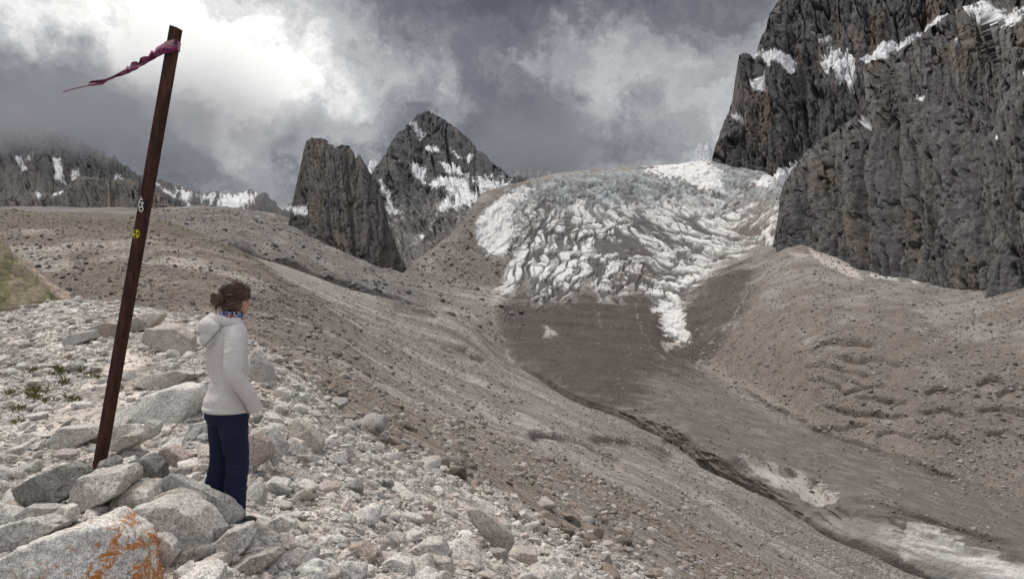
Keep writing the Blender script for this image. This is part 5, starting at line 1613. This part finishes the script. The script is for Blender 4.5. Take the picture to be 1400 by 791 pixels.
for sx_ in (-1, 1):
    ft = (0.10, 0.0) if sx_ > 0 else (-0.10, -0.10)
    limb(bm, [(sx_ * .082, 0, .84), (sx_ * .09, (ft[1] * .4) + .012, .46), (ft[0], ft[1] - .01, .07)], [.082, .052, .036])
    ball(bm, Vector((ft[0], ft[1] + .055, .035)), (.036, .105, .03))
    el = (0.24, -0.062, 1.07) if sx_ > 0 else (-0.205, -0.01, 1.06)
    wr_ = (0.195, 0.07, 0.845) if sx_ > 0 else (-0.18, 0.07, 0.845)
    limb(bm, [(sx_ * .15, -.005, 1.32), el, wr_], [.047, .037, .026])
    hd = Vector((sx_ * .132, .062, .785))
    limb(bm, [wr_, tuple((Vector(wr_) + hd) / 2), tuple(hd)], [.027, .034, .030], flat=0.55)
    for f_, (dx_, ln2) in enumerate(((-.022, .060), (-.007, .070), (.008, .066), (.022, .052))):   # fingers curled inside the pocket
        p0_ = hd + Vector((0, dx_, -.012)); limb(bm, [p0_, p0_ + Vector((-sx_ * .012, 0.004, -ln2 * .55)), p0_ + Vector((-sx_ * .034, .006, -ln2))], [.0088, .0082, .007], 10)
    p0_ = Vector(wr_).lerp(hd, .45) + Vector((0, .022, 0)); limb(bm, [p0_, p0_ + Vector((-sx_ * .008, .03, -.02)), p0_ + Vector((-sx_ * .016, .042, -.05))], [.012, .010, .008], 10)
person = piece("person", bm, None, 0.0055, 4, mat=M_skin)
tag(person, "woman in a pale hooded jacket and navy trousers looking toward the glacier", "person")

# trousers
bm = bmesh.new()
level_loft(bm, [(0.70, 0, -.015, .145, .115), (0.745, 0, -.018, .168, .128), (0.80, 0, -.018, .176, .132), (0.86, 0, -.012, .168, .124), (0.93, 0, 0, .150, .110)], 32)
for sx_, path in ((1, [(.086, -.005, .80), (.088, -.004, .66), (.088, .020, .46), (.095, .005, .24), (.100, .0, .022)]), (-1, [(-.086, -.005, .80), (-.09, -.012, .66), (-.09, -.018, .46), (-.094, -.062, .24), (-.10, -.10, .035)])):
    limb(bm, path, [.098, .092, .072, .066, .064], 24)
tr = piece("trousers", bm, person, 0.006, 5, 0.0085, (0.14, 0.14, 0.065), 11, M_trouser)
# shoes
for sx_ in (-1, 1):
    ft = (0.10, 0.0) if sx_ > 0 else (-0.10, -0.10)
    bm = bmesh.new()
    ball(bm, Vector((ft[0], ft[1] + .085, .035)), (.044, .062, .030)); ball(bm, Vector((ft[0], ft[1] - .01, .045)), (.043, .062, .05)); ball(bm, Vector((ft[0], ft[1] + .03, .014)), (.045, .115, .016))
    piece("shoe", bm, person, 0.006, 4, mat=M_shoe)
# jacket
bm = bmesh.new()
level_loft(bm, [(0.795, 0, -.013, .187, .150), (0.85, 0, -.011, .185, .144), (0.93, 0, -.004, .160, .120), (1.03, 0, 0, .148, .112), (1.15, 0, -.006, .158, .118), (1.26, 0, -.012, .176, .122), (1.325, 0, -.012, .168, .108), (1.375, 0, -.004, .118, .088),
                (1.415, 0, .008, .078, .072)], 36)
limb(bm, [(.135, -.01, 1.325), (.190, -.034, 1.25), (.246, -.070, 1.075), (.244, .004, .955), (.212, .082, .835)], [.070, .066, .054, .050, .044], 24)
limb(bm, [(-.135, -.01, 1.325), (-.175, -.018, 1.25), (-.205, -.016, 1.08), (-.205, .022, .96), (-.195, .078, .835)], [.070, .065, .054, .050, .044], 24)
jk = piece("jacket", bm, person, 0.005, 4, 0.0105, (0.15, 0.15, 0.13), 23, M_jacket, 0.80)
# hem and cuffs
bm = bmesh.new()
ring_loft(bm, [((0, -.013, z_), (rx_, 0, 0), (0, ry_, 0)) for z_, rx_, ry_ in ((.782, .178, .142), (.782, .188, .152), (.788, .190, .154), (.806, .190, .154), (.812, .187, .150), (.812, .178, .142), (.782, .178, .142))], 56, cap=False)
bmesh.ops.recalc_face_normals(bm, faces=bm.faces)
me = bpy.data.meshes.new("hem"); bm.to_mesh(me); bm.free(); me.materials.append(M_jacket)
me.polygons.foreach_set('use_smooth', np.ones(len(me.polygons), bool))
link_mesh("hem", me, jk)
for sx_ in (1, -1):
    bm = bmesh.new()
    a_, b2 = (Vector((.218, .066, .862)), Vector((.196, .10, .800))) if sx_ > 0 else (Vector((-.198, .068, .862)), Vector((-.182, .10, .800)))
    limb(bm, [a_, (a_ + b2) / 2, b2], [.046, .048, .047], 24)
    piece("cuff", bm, jk, 0.004, 3, 0.003, (0.1, 0.1, 0.05), 29, M_jacket)
# hood lying on the shoulders
bm = bmesh.new()
ball(bm, Vector((-.012, -.118, 1.335)), (.128, .062, .088), Matrix.Rotation(0.35, 3, 'X'))
ball(bm, Vector((-.01, -.140, 1.275)), (.090, .040, .060))
pts_ = []
for k_ in range(21):
    a_ = math.pi * (-0.18 + 1.36 * k_ / 20)
    pts_.append((.100 * math.cos(a_), -.020 - .088 * math.sin(a_) , 1.372 + .035 * math.sin(a_)))
limb(bm, pts_, [.026 + .012 * math.sin(math.pi * k_ / 20) for k_ in range(21)], 14)
hood = piece("hood", bm, jk, 0.005, 5, 0.006, (0.12, 0.12, 0.07), 37, M_jacket)
# seams: shoulder yoke piping and the hood's edge
bm = bmesh.new()
sp_ = [(-.155, -.155, 1.24), (-.09, -.185, 1.215), (-.01, -.192, 1.208), (.06, -.178, 1.24), (.105, -.14, 1.30), (.128, -.09, 1.365)]
limb(bm, sp_, [.004] * 6, 8)
piece("hood_edge", bm, hood, 0.0026, 1, mat=M_seam)
# checked shirt collar
bm = bmesh.new()
ring_loft(bm, [((0, .012 + dy_, z_), (rx_, 0, 0), (0, ry_, 0)) for z_, rx_, ry_, dy_ in ((1.395, .062, .058, 0), (1.455, .064, .062, .008), (1.459, .070, .068, .008), (1.45, .076, .075, .006), (1.405, .088, .088, 0), (1.395, .062, .058, 0))], 40, cap=False)
cl_o = piece("shirt_collar", bm, person, 0.0045, 2, 0.003, (0.08, 0.08, 0.05), 41, M_check)
# hair: a combed shell and a knot at the nape
bm = bmesh.new()
ball(bm, hp(0, -0.024, 0.030), (0.079, 0.092, 0.090), HR, 4)
ball(bm, hp(0, 0.022, 0.058), (0.070, 0.072, 0.058), HR, 3)
ball(bm, hp(0, -0.070, -0.022), (0.062, 0.046, 0.066), HR, 3)
for sx_ in (-1, 1):
    ball(bm, hp(sx_ * 0.058, 0.012, 0.026), (0.024, 0.052, 0.036), HR, 3)
    ball(bm, hp(sx_ * 0.050, -0.046, -0.030), (0.032, 0.036, 0.050), HR, 3)
hair = piece("hair", bm, person, 0.0045, 4, 0.0032, (0.016, 0.09, 0.016), 51, M_hair)
bm = bmesh.new()
ball(bm, hp(-0.022, -0.132, 0.006), (0.044, 0.036, 0.046), HR, 4)
for k_ in range(7):
    a_ = k_ / 7 * 6.28
    limb(bm, [hp(-0.022 + .032 * math.cos(a_ + j * .8), -0.135 - .024 * math.sin(j * .9), 0.006 + .036 * math.sin(a_ + j * .8)) for j in range(4)], [.010, .013, .012, .005], 8)
limb(bm, [hp(-.02, -.14, -.03), hp(-.028, -.15, -.055), hp(-.022, -.145, -.075)], [.012, .007, .002], 8)
piece("bun", bm, hair, 0.004, 2, 0.003, (0.02, 0.02, 0.02), 57, M_hair)
# single strands combed back to the knot, and a few that have come loose
bm = bmesh.new()
rs_ = np.random.default_rng(77)
for k_ in range(420):
    az = rs_.uniform(-2.3, 2.3); el_ = rs_.uniform(-0.5, 1.35)
    p0_ = np.array([math.sin(az) * math.cos(el_), math.cos(az) * math.cos(el_) * 0.75, max(math.sin(el_), -0.25)])
    if p0_[1] > 0.45 and p0_[2] < 0.25:
        continue
    p1_ = np.array([-0.15, -1.0, -0.05])
    loose = 1.0 if rs_.random() > 0.07 else 1.12
    pth = []
    for q_ in np.linspace(0, 1, 9):
        c_ = p0_ * (1 - q_) + p1_ * q_; c_ /= np.linalg.norm(c_)
        lift = 1.03 + 0.02 * rs_.normal() * 0.4 + (loose - 1) * math.sin(math.pi * q_)
        pth.append(hp(c_[0] * .083 * lift, -0.022 + c_[1] * .098 * lift, 0.028 + c_[2] * .094 * lift))
    limb(bm, pth, [.0013] * 9, 4)
for k_ in range(40):
    c_ = hp(rs_.uniform(-.06, .05), -.12 + rs_.uniform(-.03, .03), rs_.uniform(-.06, -.02)); d_ = Vector((rs_.normal() * .5 - .4, rs_.normal() * .4, rs_.normal() * .5 - .5)) * .03
    limb(bm, [c_, c_ + d_ * .6, c_ + d_ + Vector((0, 0, -.01))], [.0008] * 3, 4)
me = bpy.data.meshes.new("hair_strands"); bm.to_mesh(me); bm.free(); me.materials.append(M_hair)
so_ = link_mesh("hair_strands", me, hair); so_['kind'] = 'stuff'
# eyes
for sx_ in (-1, 1):
    bm = bmesh.new(); ball(bm, hp(sx_ * 0.031, 0.068, 0.004), (0.0115, 0.0115, 0.0095), HR, 3)
    me = bpy.data.meshes.new("eye"); bm.to_mesh(me); bm.free(); me.materials.append(flat_mat("eye", (0.5, 0.48, 0.46), 0.2)); link_mesh("eye", me, person)
person.location = PERSON_AT
person.rotation_euler = (0, 0, math.radians(-46))
